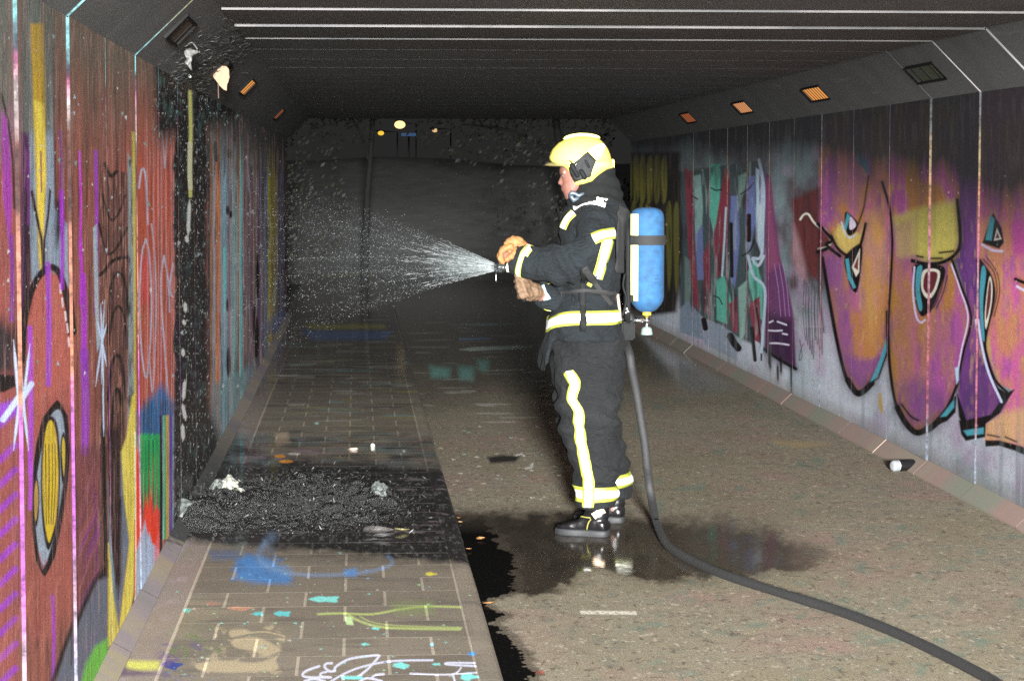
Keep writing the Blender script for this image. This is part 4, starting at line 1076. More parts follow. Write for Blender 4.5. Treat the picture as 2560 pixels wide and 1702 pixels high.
me = bpy.data.meshes.new('kerb_stone'); bm.to_mesh(me); bm.free(); me.materials.append(M_kerb); me.materials.append(M_tedge)
for p in me.polygons: p.material_index = 1 if abs(p.normal.y) > .5 else 0
for k in range(26):
    o = bpy.data.objects.new('kerb_stone', me); COL.objects.link(o); o.parent = kerb; o.location = (random.uniform(-.001, .001), 3.2 + k * 1.0, random.uniform(-.0005, .0005))
bm = bmesh.new(); box(bm, (.383, 29.2, -.05), (.464, 75, ZS)); link('distant_kerb', bm, M_kerb, kerb)

# ------------------------------------------------------------------ tunnel
def panel(x0, z0, x1, z1, k, p, nx, nz, ya, yb, thick=.045):
    """panel between two section points, wedge shaped: proud by p at its near end"""
    bm = bmesh.new()
    L_ = Vector((x1 - x0, 0, z1 - z0))
    nr = Vector((nx, 0, nz)).normalized()
    A0, B0 = Vector((x0, ya, z0)) + nr * p, Vector((x1, ya, z1)) + nr * p
    A1, B1 = Vector((x0, yb, z0)), Vector((x1, yb, z1))
    C0, D0 = Vector((x0, ya, z0)) - nr * thick, Vector((x1, ya, z1)) - nr * thick
    C1, D1 = Vector((x0, yb, z0)) - nr * thick, Vector((x1, yb, z1)) - nr * thick
    vs_ = [bm.verts.new(v) for v in (A0, B0, B1, A1, C0, D0, D1, C1)]
    a, b, c, d, e, f, g, h = vs_
    for q_, mi in (((a, b, c, d), 0), ((e, f, b, a), 1), ((d, c, g, h), 0), ((e, h, g, f), 0), ((a, d, h, e), 0), ((b, f, g, c), 0)):
        fc = bm.faces.new(q_); fc.material_index = mi
    bmesh.ops.recalc_face_normals(bm, faces=bm.faces)
    return bm
PL = {0: .010, 1: .009, 2: .0006, 3: .004, 4: .0005, 5: .0006, 6: .0002, 8: .0004, 9: .0006, 10: .0004}
PR = {4: .012, 5: .010, 6: .010, 7: .013, 8: .0015, 9: .001, 10: .005, 11: .001, 12: .0025, 13: .003, 14: .004, 15: .003, 16: .004}
PC = {3: .006, 4: .009, 5: .011, 6: .006, 7: .0004, 8: .0002}
wl = tag(empty('tunnel_wall', (XL, Y0, 0)), 'graffiti wall of brown and red faces with a burnt black strip', 'wall', kind='thing')
wr = tag(empty('tunnel_wall', (XR, Y0, 0)), 'graffiti wall with orange and purple cartoon faces above the spray can', 'wall', kind='thing')
ceil_root = tag(empty('ceiling', (1.2, Y0, ZC)), kind='structure')
for k in range(K0, K1 + 1):
    ya, yb = Y0 + DY * k + .0008, Y0 + DY * (k + 1) - .0008
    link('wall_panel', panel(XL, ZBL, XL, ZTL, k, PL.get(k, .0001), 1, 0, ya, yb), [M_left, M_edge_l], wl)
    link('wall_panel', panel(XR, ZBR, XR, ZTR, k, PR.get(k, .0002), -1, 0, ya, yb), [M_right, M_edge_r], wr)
    c = PC.get(k, .0003)
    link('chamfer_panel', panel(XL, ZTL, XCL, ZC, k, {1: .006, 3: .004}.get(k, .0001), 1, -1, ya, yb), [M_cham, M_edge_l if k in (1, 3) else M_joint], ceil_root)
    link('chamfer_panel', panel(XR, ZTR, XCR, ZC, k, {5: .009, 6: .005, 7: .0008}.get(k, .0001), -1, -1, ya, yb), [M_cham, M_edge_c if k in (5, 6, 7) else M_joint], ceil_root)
    link('ceiling_panel', panel(XCL, ZC, XCR, ZC, k, c, 0, -1, ya, yb), [M_ceil, M_edge_c if k < 10 else M_joint], ceil_root)
ys0 = Y0 + DY * K0
bm = bmesh.new(); box(bm, (XL - .6, ys0, -.1), (XL - .05, YEND, 2.55)); link('backing', bm, M_shell, wl)
bm = bmesh.new(); box(bm, (XR + .05, ys0, -.1), (XR + .6, YEND, 2.55)); link('backing', bm, M_shell, wr)
bm = bmesh.new(); box(bm, (XL - .6, ys0, 2.552), (XR + .6, YEND, 2.9)); link('deck', bm, M_shell, ceil_root)
# sloped foot of the walls
def foot_block(side):
    bm = bmesh.new()
    pr = [(XL - .02, ZBL), (XL + .004, ZBL), (-.755, ZS + .004), (-.755, ZS - .03), (XL - .02, ZS - .03)] if side < 0 else [(XR + .02, ZBR), (XR - .004, ZBR), (3.118, .008), (3.112, -.03), (XR + .02, -.03)]
    v0 = [bm.verts.new((x, .002, z)) for x, z in pr]; v1 = [bm.verts.new((x, DY - .002, z)) for x, z in pr]
    for i in range(len(pr)):
        j = (i + 1) % len(pr); bm.faces.new((v0[i], v0[j], v1[j], v1[i]))
    bm.faces.new(v0[::-1]); bm.faces.new(v1)
    bmesh.ops.recalc_face_normals(bm, faces=bm.faces)
    me = bpy.data.meshes.new('foot_block'); bm.to_mesh(me); bm.free()
    return me
def foot_mat(name, stops, burnt=False):
    m = bpy.data.materials.new(name)
    nt, nd, lk, bs = nodes_of(m)
    geo = N(nt, 'ShaderNodeNewGeometry')
    n = noise_tex(nt, geo.outputs['Position'], 1.1, 4, .6)
    c = ramp(nt, n, stops)
    g = ramp(nt, noise_tex(nt, geo.outputs['Position'], 240, 5, .75), [(.3, (.7,) * 3), (.7, (1.25,) * 3)])
    c = mix_col(nt, 1.0, c, g, 'MULTIPLY')
    if burnt:
        sep = N(nt, 'ShaderNodeSeparateXYZ'); lk.new(geo.outputs['Position'], sep.inputs[0])
        yn = math_node(nt, 'ADD', sep.outputs[1], math_node(nt, 'MULTIPLY_ADD', noise_tex(nt, geo.outputs['Position'], 9, 4, .7), .8, -.4))
        f = math_node(nt, 'MINIMUM', math_node(nt, 'MULTIPLY_ADD', yn, 6.0, -59.4), math_node(nt, 'MULTIPLY_ADD', yn, -.33, 5.2))
        cl = N(nt, 'ShaderNodeClamp'); lk.new(f, cl.inputs[0])
        ch = ramp(nt, noise_tex(nt, geo.outputs['Position'], 60, 5, .75), [(.5, (.006, .006, .006)), (.62, (.03, .031, .03)), (.7, (.13, .135, .125))])
        c = mix_col(nt, cl.outputs[0], c, ch)
    lk.new(c, bs.inputs['Base Color'])
    bs.inputs['Roughness'].default_value = .85
    return m
M_foot_r = foot_mat('painted_foot_right', [(.3, lin((128, 118, 104))), (.45, lin((128, 106, 98))), (.55, lin((118, 110, 100))), (.65, lin((110, 112, 98)))])
M_foot_l = foot_mat('painted_foot_left', [(.3, lin((116, 104, 102))), (.45, lin((124, 114, 92))), (.55, lin((112, 102, 106))), (.7, lin((92, 96, 84)))], True)
fr, fl2 = foot_block(1), foot_block(-1)
fr.materials.append(M_foot_r); fl2.materials.append(M_foot_l); fl2.materials.append(M_tedge)
for p in fl2.polygons: p.material_index = 1 if abs(p.normal.y) > .5 else 0
bm = bmesh.new(); box(bm, (3.125, ys0, -.04), (XR + .02, YEND, .004)); base_r = tag(link('skirting', bm, M_bed), kind='structure')
bm = bmesh.new(); box(bm, (XL - .02, ys0, ZS - .05), (-.762, YEND, ZS - .004)); base_l = tag(link('skirting', bm, M_bed), kind='structure')
for k in range(K0, K1 + 1):
    for me, par in ((fr, base_r), (fl2, base_l)):
        o = bpy.data.objects.new('skirting_block', me); COL.objects.link(o); o.parent = par; o.location = (random.uniform(-.002, .002), Y0 + DY * k, random.uniform(-.002, .002))
# ------------------------------------------------------------------ the firefighter
FOOT = UZ(1470, 1338, 0.0)
YN = FOOT.y                                  # depth of the near foot
YC = YN + .21                                # depth of the middle of the body
PPM = FPX / YC
M_cloth = mat('dark_turnout_cloth', (.0026, .0046, .0062), .88, var=.35, scale=14, bump=.35, bscale=420, spec=.3)
M_cloth2 = mat('dark_trouser_cloth', (.0032, .0037, .0042), .88, var=.35, scale=12, bump=.35, bscale=420, spec=.3)
M_hood = mat('black_knit_hood', (.0034, .0040, .0040), .9, var=.3, scale=60, bump=.5, bscale=300, spec=.2)
M_skin = mat('skin', (.15, .068, .050), .5, var=.1, scale=40)
M_yel = mat('fluorescent_yellow_tape', (.27, .30, .035), .6, var=.08, scale=50)
M_sil = mat('silver_reflective_tape', (.85, .85, .80), .45, var=.03, scale=90)
M_shell_y = mat('pale_yellow_helmet_shell', (.46, .405, .085), .5, var=.05, scale=8, spec=.2)
M_plate = mat('grey_helmet_plate', (.011, .012, .0125), .75, var=.35, scale=60, spec=.2)
M_dark = mat('black_plastic', (.005, .0055, .0055), .75, var=.3, scale=40, spec=.15, bump=.4, bscale=60)
M_glove = mat('tan_leather_glove', (.17, .075, .020), .75, var=.3, scale=35, bump=.6, bscale=120)
M_glove2 = mat('worn_tan_leather_glove', (.075, .042, .020), .75, var=.4, scale=35, bump=.6, bscale=120)
M_boot = mat('black_boot_leather', (.005, .005, .0055), .3, var=.2, scale=30, bump=.3, bscale=60)
M_sole = mat('grey_rubber_sole', (.014, .0145, .0155), .7, var=.3, scale=40)
M_metal = mat('bright_fitting', (.55, .55, .55), .25, metal=1.0, var=.1)
M_piping = mat('yellow_piping', (.16, .15, .03), .6, var=.1)
M_lblue = mat('pale_blue_patch', (.20, .33, .36), .6, var=.1)

for m_ in (M_cloth, M_cloth2):               # crumpled heavy cloth
    nt, nd, lk, bs = m_.node_tree, m_.node_tree.nodes, m_.node_tree.links, m_.node_tree.nodes['Principled BSDF']
    geo = N(nt, 'ShaderNodeNewGeometry')
    mp = N(nt, 'ShaderNodeMapping'); lk.new(geo.outputs['Position'], mp.inputs[0]); mp.inputs['Rotation'].default_value = (.3, .5, .2); mp.inputs['Scale'].default_value = (1, 1, 1.9)
    h_ = noise_tex(nt, mp.outputs[0], 17, 5, .55)
    h_ = math_node(nt, 'ABSOLUTE', math_node(nt, 'SUBTRACT', h_, .5))
    b_ = N(nt, 'ShaderNodeBump'); b_.inputs['Strength'].default_value = .95; b_.inputs['Distance'].default_value = .045
    lk.new(h_, b_.inputs['Height'])
    old = bs.inputs['Normal'].links[0].from_node
    lk.new(b_.outputs[0], old.inputs['Normal'])
    f_ = noise_tex(nt, geo.outputs['Position'], 5, 4, .6)
    src = bs.inputs['Base Color'].links[0].from_socket
    lk.new(mix_col(nt, 1.0, src, ramp(nt, f_, [(.35, (.55, .6, .65)), (.65, (1.5, 1.45, 1.4))]), 'MULTIPLY'), bs.inputs['Base Color'])
man = tag(empty('person', (U(1480, 1338, YC).x, YC, 0)), 'person in dark turnout gear and yellow helmet spraying water from a hose', 'person')

def hring(py, f, b, dc, hd, n=28, e=2.5, tilt=0.0):
    """horizontal ring; front and back given by photograph columns, half depth in metres"""
    A, B = U(f, py, YC + dc), U(b, py, YC + dc)
    c = (A + B) / 2; rx = (B.x - A.x) / 2
    out = []
    for k in range(n):
        t = 2 * math.pi * k / n
        ct, st_ = math.cos(t), math.sin(t)
        ux = math.copysign(abs(ct) ** (2 / e), ct); uy = math.copysign(abs(st_) ** (2 / e), st_)
        out.append(Vector((c.x + rx * ux, c.y + hd * uy, c.z + tilt * ux)))
    return out

# ---- body: one continuous skin (head with face, neck, trunk, limbs)
def prof_slices(bm, prof, cxy, wd, ds, scale_fn, yc=YC):
    """profile polygon (photograph pixels) swept across the depth, shrunk towards cxy"""
    rings = []
    for d in ds:
        s = scale_fn(d / wd)
        rings.append([U(cxy[0] + (p[0] - cxy[0]) * s[0], cxy[1] + (p[1] - cxy[1]) * s[1], yc).copy() + Vector((0, d, 0)) for p in prof])
    loft(bm, rings)
bm = bmesh.new()
zh = lambda pts: [(1330 + x / 6.533, 320 + y / 6.533) for x, y in pts]
skull = crom(zh([(445, 700), (462, 640), (520, 480), (700, 330), (900, 300), (1100, 400), (1180, 600), (1120, 820), (960, 940), (800, 1010), (700, 1110), (600, 1160), (556, 1172), (532, 1130), (505, 1050), (492, 1010), (478, 955), (490, 935), (485, 860), (476, 790), (462, 755)]), 4, True)
ds = [-.078, -.074, -.064, -.05, -.034, -.017, 0, .017, .034, .05, .064, .074, .078]
prof_slices(bm, skull, zh([(760, 780)])[0], .08, ds, lambda k: ((1 - abs(k) ** 2.3) ** .5,) * 2)
nose = zh([(468, 760), (462, 800), (440, 850), (421, 885), (424, 912), (440, 934), (470, 938), (500, 940), (520, 860), (510, 780)])
prof_slices(bm, nose, zh([(500, 880)])[0], .017, [-.016, -.011, -.005, 0, .005, .011, .016], lambda k: (1 - .75 * abs(k) ** 1.5, 1 - .35 * abs(k)))
lips = zh([(478, 965), (470, 985), (480, 998), (476, 1012), (486, 1030), (520, 1020), (520, 970)])
prof_slices(bm, lips, zh([(515, 1000)])[0], .026, [-.025, -.014, 0, .014, .025], lambda k: (1 - .7 * abs(k) ** 2, 1 - .5 * abs(k) ** 2))
brow = zh([(452, 700), (444, 735), (462, 765), (520, 760), (530, 700)])
prof_slices(bm, brow, zh([(520, 730)])[0], .058, [-.056, -.03, 0, .03, .056], lambda k: (1 - .6 * abs(k) ** 2, 1))
tube(bm, [U(1462, 470, YC), U(1470, 530, YC), U(1478, 600, YC)], [.058, .06, .1], 16)
loft(bm, [hring(y, f, b, 0, hd, 20) for y, f, b, hd in ((520, 1440, 1540, .10), (560, 1418, 1552, .17), (640, 1415, 1548, .16), (740, 1412, 1540, .15), (820, 1400, 1548, .15), (870, 1410, 1545, .12))])
HIPN, HIPF = U(1478, 850, YC - .09), U(1478, 850, YC + .09)
tube(bm, [HIPN, U(1470, 1060, YC - .15), U(1492, 1260, YC - .20), FOOT + Vector((.02, 0, .06))], [.095, .065, .045, .045], 14, roundcap=True)
FOOTF = UZ(1553, 1305, 0.0)
tube(bm, [HIPF, U(1478, 1040, YC + .14), U(1530, 1225, YC + .22), FOOTF + Vector((-.03, 0, .06))], [.095, .065, .045, .045], 14, roundcap=True)
SHN, ELN, WRN = U(1497, 560, YC - .19), U(1446, 668, YC - .27), U(1288, 648, YC - .17)
SHF, ELF, WRF = U(1490, 565, YC + .19), U(1440, 738, YC + .23), U(1350, 736, YC - .10)
tube(bm, [U(1480, 545, YC), SHN, ELN, WRN, U(1268, 640, YC - .16)], [.06, .055, .045, .034, .03], 12, roundcap=True)
tube(bm, [U(1480, 545, YC), SHF, ELF, WRF, U(1318, 728, YC - .13)], [.06, .055, .045, .034, .03], 12, roundcap=True)
body_me = voxel(bm, .0048, 3, 'body')
body = link('body', body_me, M_skin, man, True)
for s in (-1, 1):                            # eyes and brows
    bm = bmesh.new()
    ellipsoid(bm, U(*zh([(497, 782)])[0], YC) + Vector((.004, s * .031, 0)), (.011, .012, .0085), seg=12)
    e = link('eye', bm, mat('eye', (.10, .08, .07), .2, var=0) if s < 0 else bpy.data.materials['eye'], man, True)
    bm = bmesh.new()
    a = U(*zh([(478, 752)])[0], YC)
    tube(bm, [a + Vector((-.002, s * .012, 0)), a + Vector((.001, s * .032, .004)), a + Vector((.016, s * .052, 0))], [.003, .0036, .002], 6)
    link('eyebrow', bm, M_hood, man, True)

# ---- trousers
bm = bmesh.new()
loft(bm, [hring(y, f, b, 0, hd, 32) for y, f, b, hd in ((800, 1386, 1556, .19), (850, 1380, 1566, .205), (900, 1378, 1564, .21), (940, 1382, 1560, .205), (965, 1390, 1552, .19))])
near = [(860, 1382, 1564, -.085, .11), (930, 1384, 1560, -.10, .125), (1000, 1388, 1552, -.12, .12), (1050, 1393, 1549, -.135, .115), (1100, 1405, 1548, -.15, .11), (1140, 1421, 1551, -.165, .108), (1180, 1432, 1549, -.18, .108), (1220, 1437, 1545, -.195, .106), (1252, 1441, 1543, -.205, .106), (1266, 1444, 1541, -.208, .104)]
loft(bm, [hring(y, f, b, dc, hd, 28, 2.2) for y, f, b, dc, hd in near])
farl = [(860, 1384, 1562, .085, .11), (930, 1382, 1556, .10, .125), (1000, 1383, 1548, .13, .12), (1060, 1394, 1548, .15, .115), (1110, 1412, 1560, .17, .11), (1160, 1442, 1572, .19, .108), (1200, 1462, 1580, .205, .106), (1228, 1472, 1582, .213, .106), (1244, 1476, 1582, .216, .104)]
loft(bm, [hring(y, f, b, dc, hd, 28, 2.2) for y, f, b, dc, hd in farl])
tr_me = voxel(bm, .0105, 4, 'trousers')
def fold(co, n):
    z = co.z
    a = mnoise.noise(Vector((co.x * 9, co.y * 9, z * 5))) * .011
    b = abs(mnoise.noise(Vector((co.x * 7 + z * 9, co.y * 7, z * 13 + 3)))) * -.022
    k = math.exp(-((z - .52) / .14) ** 2) + math.exp(-((z - .24) / .08) ** 2) + .5 * math.exp(-((z - .82) / .08) ** 2)
    c = math.sin(z * 62 + co.x * 16 + 4 * mnoise.noise(co * 6)) * .010 * k
    return a + b + c + .006
displace(tr_me, fold)
trousers = link('trousers', tr_me, M_cloth2, man, True)
T_BVH = bvh_of(tr_me)

# ---- jacket
bm = bmesh.new()
jk = [(497, 1446, 1538, .075), (510, 1428, 1560, .115), (524, 1414, 1570, .165), (545, 1402, 1570, .215), (580, 1398, 1562, .235), (630, 1400, 1556, .235), (690, 1399, 1550, .225), (730, 1398, 1546, .215), (760, 1392, 1546, .215), (785, 1382, 1547, .222), (812, 1371, 1551, .232), (836, 1366, 1560, .238), (846, 1366, 1562, .238)]
loft(bm, [hring(y, f, b, 0, hd, 32, 2.5) for y, f, b, hd in jk])
tube(bm, [U(1478, 548, YC - .10), U(1495, 566, YC - .20), U(1486, 610, YC - .245), U(1450, 655, YC - .275), U(1405, 662, YC - .27), U(1360, 660, YC - .245), U(1322, 655, YC - .215), U(1296, 650, YC - .19), U(1282, 646, YC - .18)],
     [.085, .092, .094, .094, .092, .088, .078, .070, .062], 22)
tube(bm, [U(1478, 548, YC + .10), U(1492, 568, YC + .20), U(1480, 640, YC + .25), U(1445, 732, YC + .24), U(1408, 744, YC + .06), U(1376, 742, YC - .06), U(1350, 736, YC - .10)],
     [.085, .092, .09, .08, .070, .064, .056], 20)
# loose front flap
loft(bm, [hring(y, f, b, 0, hd, 16, 3) for y, f, b, hd in ((800, 1376, 1420, .12), (836, 1364, 1392, .15), (880, 1356, 1374, .15), (926, 1350, 1358, .14))])
jk_me = voxel(bm, .0095, 4, 'jacket')
def jfold(co, n):
    a = mnoise.noise(co * 8) * .011
    b = -abs(mnoise.noise(Vector((co.x * 9 + co.z * 7, co.y * 8, co.z * 9 + 8)))) * .024
    el = math.exp(-((co - ELN).length / .16) ** 2)
    c = math.sin(co.x * 55 + co.z * 40 + 5 * mnoise.noise(co * 5)) * .008 * (.25 + el)
    wz = math.exp(-((co.z - 1.10) / .05) ** 2) * (1 if co.y > YC - .235 else .2)
    return a + b + c + .006 - .012 * wz
displace(jk_me, jfold)
jacket = link('jacket', jk_me, M_cloth, man, True)
J_BVH = bvh_of(jk_me)

# ---- tape laid on cloth
def lay(bvh, px, py, off=.004, y_from=YN - 1.2):
    o = EYE; d = ray(px, py).normalized()
    hit = bvh.ray_cast(o + d * 8.0, d, 6)
    if hit[0] is None: return None
    n = hit[1] if hit[1].dot(d) < 0 else -hit[1]
    return hit[0] + n * off, n
def ribbon_mesh(bm, rows, mats_idx):
    """rows: list of lists of points across the tape (len m+1), mats per strip"""
    vv = [[bm.verts.new(p) for p in r] for r in rows]
    for i in range(len(vv) - 1):
        for j in range(len(vv[0]) - 1):
            f = bm.faces.new((vv[i][j], vv[i + 1][j], vv[i + 1][j + 1], vv[i][j + 1])); f.material_index = mats_idx[j]
def tape(name, bvh, pts, width, parent, pat=(0, 1, 1, 0), edge=.26, mats_=None, off=.004, n=5, smooth=True):
    pts = crom(pts, n) if smooth and len(pts) > 2 else [tuple(a + (b - a) * k / 12 for a, b in zip(pts[0], pts[1])) for k in range(13)]
    fr_ = [-.5, -.5 + edge, 0, .5 - edge, .5] if len(pat) == 4 else [-.5, 0, .5]
    rows = []
    for i, p in enumerate(pts):
        a = pts[max(i - 1, 0)]; b = pts[min(i + 1, len(pts) - 1)]
        tx, ty = b[0] - a[0], b[1] - a[1]; l = math.hypot(tx, ty); nx, ny = -ty / l, tx / l
        row = []
        for f in fr_:
            h = lay(bvh, p[0] + nx * f * width, p[1] + ny * f * width, off)
            row.append(h[0] if h else None)
        if all(r is not None for r in row) : rows.append(row)
    if len(rows) < 2: return None
    bm = bmesh.new(); ribbon_mesh(bm, rows, pat)
    bmesh.ops.recalc_face_normals(bm, faces=bm.faces)
    r = bmesh.ops.solidify(bm, geom=bm.faces[:], thickness=.0025)
    return link(name, bm, mats_ or [M_yel, M_sil], parent, True)
def band(name, bvh, centre, axis, width, parent, R=.5, n=64, pat=(0, 1, 1, 0), edge=.26, off=.005, z_of=None, only=None, mats_=None):
    """tape all the way round a limb or the trunk"""
    axis = axis.normalized()
    s = axis.cross(Vector((0, 1, 0))).normalized(); t = axis.cross(s).normalized()
    rows = []
    for k in range(n + 1):
        a = 2 * math.pi * k / n
        d = s * math.cos(a) + t * math.sin(a)
        row = []
        for f in (-.5, -.5 + edge, 0, .5 - edge, .5):
            c = centre + axis * (f * width + (z_of(a) if z_of else 0))
            h = bvh.ray_cast(c + d * .012, d, R)
            row.append(h[0] + d * off if h[0] is not None else None)
        rows.append(row if all(x is not None for x in row) else None)
    bm = bmesh.new()
    run = []
    for r in rows + [None]:
        if r is None:
            if len(run) > 1: ribbon_mesh(bm, run, pat)
            run = []
        else: run.append(r)
    bmesh.ops.remove_doubles(bm, verts=bm.verts, dist=1e-5)
    bmesh.ops.recalc_face_normals(bm, faces=bm.faces)
    bmesh.ops.solidify(bm, geom=bm.faces[:], thickness=.0025)
    return link(name, bm, mats_ or [M_yel, M_sil], parent, True)
z5 = lambda pts: [(1200 + x / 2.851, 300 + y / 2.851) for x, y in pts]
z6 = lambda pts: [(1250 + x / 2.613, 800 + y / 2.613) for x, y in pts]
zn = lambda pts: [(1220 + x / 7.13, 560 + y / 7.13) for x, y in pts]
tape('shoulder_tape', J_BVH, z5([(668, 632), (715, 602), (770, 588), (830, 592), (892, 612)]), 13, jacket, (1, 1, 1, 1))
tape('chest_tape', J_BVH, z5([(672, 662), (630, 700), (605, 745), (588, 780)]), 20, jacket, (0, 1, 1, 0), .2)
tape('back_tape', J_BVH, z5([(806, 850), (860, 826), (915, 815), (962, 806)]), 28, jacket, (0, 1, 1, 0), .22)
tape('side_tape', J_BVH, z5([(912, 850), (890, 930), (862, 1030), (832, 1128)]), 28, jacket, (0, 1, 1, 0), .2)
tape('waist_tape', J_BVH, z5([(768, 1160), (800, 1178)]), 10, jacket, (0, 0, 0, 0))
CH = U(1462, 788, YC)
band('hem_tape', J_BVH, CH, Vector((0, 0, 1)), .066, jacket, R=.5, n=80, edge=.2, z_of=lambda a: -.045 * max(0, math.cos(a) * (1 if True else 1)) ** 3)
cA, cB = U(1330, 656, YC - .22), U(1300, 651, YC - .195)
ax = (cB - cA)
band('cuff_tape', J_BVH, cA + ax * .55, ax + Vector((0, .0, .01)), .030, jacket, R=.14, n=40, edge=.24)
tape('cuff_patch', J_BVH, zn([(655, 560), (720, 470), (800, 400)]), 18, jacket, (0, 1, 1, 0), .2)
cA, cB = U(1392, 743, YC + .0), U(1366, 739, YC - .08)
band('far_cuff_tape', J_BVH, (cA + cB) / 2 + (cB - cA) * .1, cB - cA, .032, jacket, R=.12, n=32, edge=.3)
tape('far_cuff_patch', J_BVH, zn([(950, 1110), (1000, 1230), (1060, 1350)]), 18, jacket, (0, 0, 0, 0), mats_=[M_lblue])
# trouser tape
tape('leg_tape', T_BVH, z6([(452, 335), (478, 385), (492, 425), (480, 470), (474, 520), (492, 556), (514, 600), (518, 690), (528, 780), (548, 880), (566, 970), (580, 1050), (582, 1120), (577, 1218)]), 26, trousers, (0, 1, 1, 0), .2, off=.009, n=6)
cN = U(1492, 1229, YC - .197)
band('ankle_tape', T_BVH, cN, Vector((.0, 0, 1)), .068, trousers, R=.2, n=48, edge=.26, off=.005)
cF = U(1525, 1200, YC + .205)
band('far_ankle_tape', T_BVH, cF, Vector((-.12, 0, 1)), .066, trousers, R=.2, n=48, edge=.26, off=.005)
# waist belt and hanging strap lie on the jacket
belt = tape('belt_strap', J_BVH, z5([(740, 1050), (735, 1150), (732, 1250), (733, 1350), (736, 1440), (738, 1500)]), 14, jacket, (0, 0, 0, 0), mats_=[M_dark], off=.010)

# ---- hood round the neck
bm = bmesh.new()
loft(bm, [hring(y, f, b, 0, hd, 26, 2.3) for y, f, b, hd in ((408, 1440, 1532, .074), (440, 1436, 1540, .084), (468, 1430, 1552, .092), (490, 1422, 1556, .105), (512, 1416, 1560, .13), (530, 1412, 1560, .15))])
h_me = voxel(bm, .009, 3, 'hood')
displace(h_me, lambda co, n: math.sin(co.z * 120 + co.x * 30 + 3 * mnoise.noise(co * 9)) * .004 + mnoise.noise(co * 22) * .005)
link('hood', h_me, M_hood, man, True)
bm = bmesh.new()
tube(bm, [U(*p, YC - .085) for p in zh([(620, 1090), (650, 1060), (700, 1070), (760, 1110), (830, 1080)])], [.008, .012, .01, .012, .009], 8, roundcap=True)
tube(bm, [U(*p, YC - .09) for p in zh([(640, 1120), (680, 1180), (740, 1150)])], [.012, .014, .01], 8, roundcap=True)
link('collar_clip', bm, mat('grey_blue_clip', (.03, .045, .06), .4, var=.2), man, True)
def words(text, p, width, m, parent, name, tilt=0.0, bold=.0006):
    cu = bpy.data.curves.new(name, 'FONT'); cu.body = text; cu.extrude = .0012; cu.offset = bold; cu.align_x = 'CENTER'; cu.align_y = 'CENTER'; cu.size = 1.0
    o = bpy.data.objects.new(name, cu); COL.objects.link(o)
    bpy.context.view_layer.update()
    k = width / max(.01, o.dimensions.x)
    cu.size = k
    dg = bpy.context.evaluated_depsgraph_get(); dg.update()
    me = bpy.data.meshes.new_from_object(o.evaluated_get(dg))
    bpy.data.objects.remove(o); bpy.data.curves.remove(cu)
    me.transform(Matrix.Translation(p) @ Matrix.Rotation(tilt, 4, 'Y') @ Matrix.Rotation(math.pi / 2, 4, 'X'))
    return link(name, me, m, parent)
hh = lay(J_BVH, *zh([(1145, 1155)])[0], .012)
words('Dräger', U(1505, 498, (hh[0].y if hh else YC - .17) - .045), .050, M_sil, man, 'collar_lettering', rad(4))

# ---- helmet
full = zh([(278, 480), (330, 350), (430, 245), (560, 175), (700, 135), (850, 128), (980, 145), (1100, 185), (1180, 255), (1240, 350), (1275, 440), (1300, 560), (1312, 660), (1230, 675), (1130, 740), (1050, 800), (965, 880), (820, 925), (685, 948), (640, 880), (590, 780), (540, 690), (480, 640), (400, 605), (330, 580), (290, 530)])
dome = zh([(278, 480), (330, 350), (430, 245), (560, 175), (700, 135), (850, 128), (980, 145), (1100, 185), (1180, 255), (1240, 350), (1275, 440), (1300, 560), (1312, 660), (1250, 672), (1150, 700), (1050, 705), (940, 700), (820, 700), (720, 690), (650, 680), (600, 670), (550, 655), (480, 630), (400, 605), (330, 580), (290, 530)])
cxh = zh([(800, 560)])[0]
bm = bmesh.new()
W_ = .118
rings = []
for d in [-.118, -.1165, -.112, -.104, -.094, -.082, -.066, -.045, -.02, .02, .045, .066, .082, .094, .104, .112, .1165, .118]:
    k = abs(d) / W_
    g = min(1, max(0, (abs(d) - .055) / .022))
    s = max(.05, (1 - k ** 4.5)) ** .42
    sx = s
    rings.append([])
    for a, b in zip(full, dome):
        x = b[0] + (a[0] - b[0]) * g; y = b[1] + (a[1] - b[1]) * g
        up_ = y < cxh[1]
        sy = max(.06, (1 - k ** 2.6)) ** .5 if up_ else (1 - k ** 9) * .25 + .75
        sxx = max(.06, (1 - k ** 2.8)) ** .5 if up_ else .35 + .65 * s
        rings[-1].append(U(cxh[0] + (x - cxh[0]) * sxx, cxh[1] + (y - cxh[1]) * sy, YC) + Vector((0, d, 0)))
loft(bm, rings)
hm_me = voxel(bm, .0052, 3, 'helmet')
helmet = link('helmet', hm_me, M_shell_y, man, True)
H_BVH = bvh_of(hm_me)
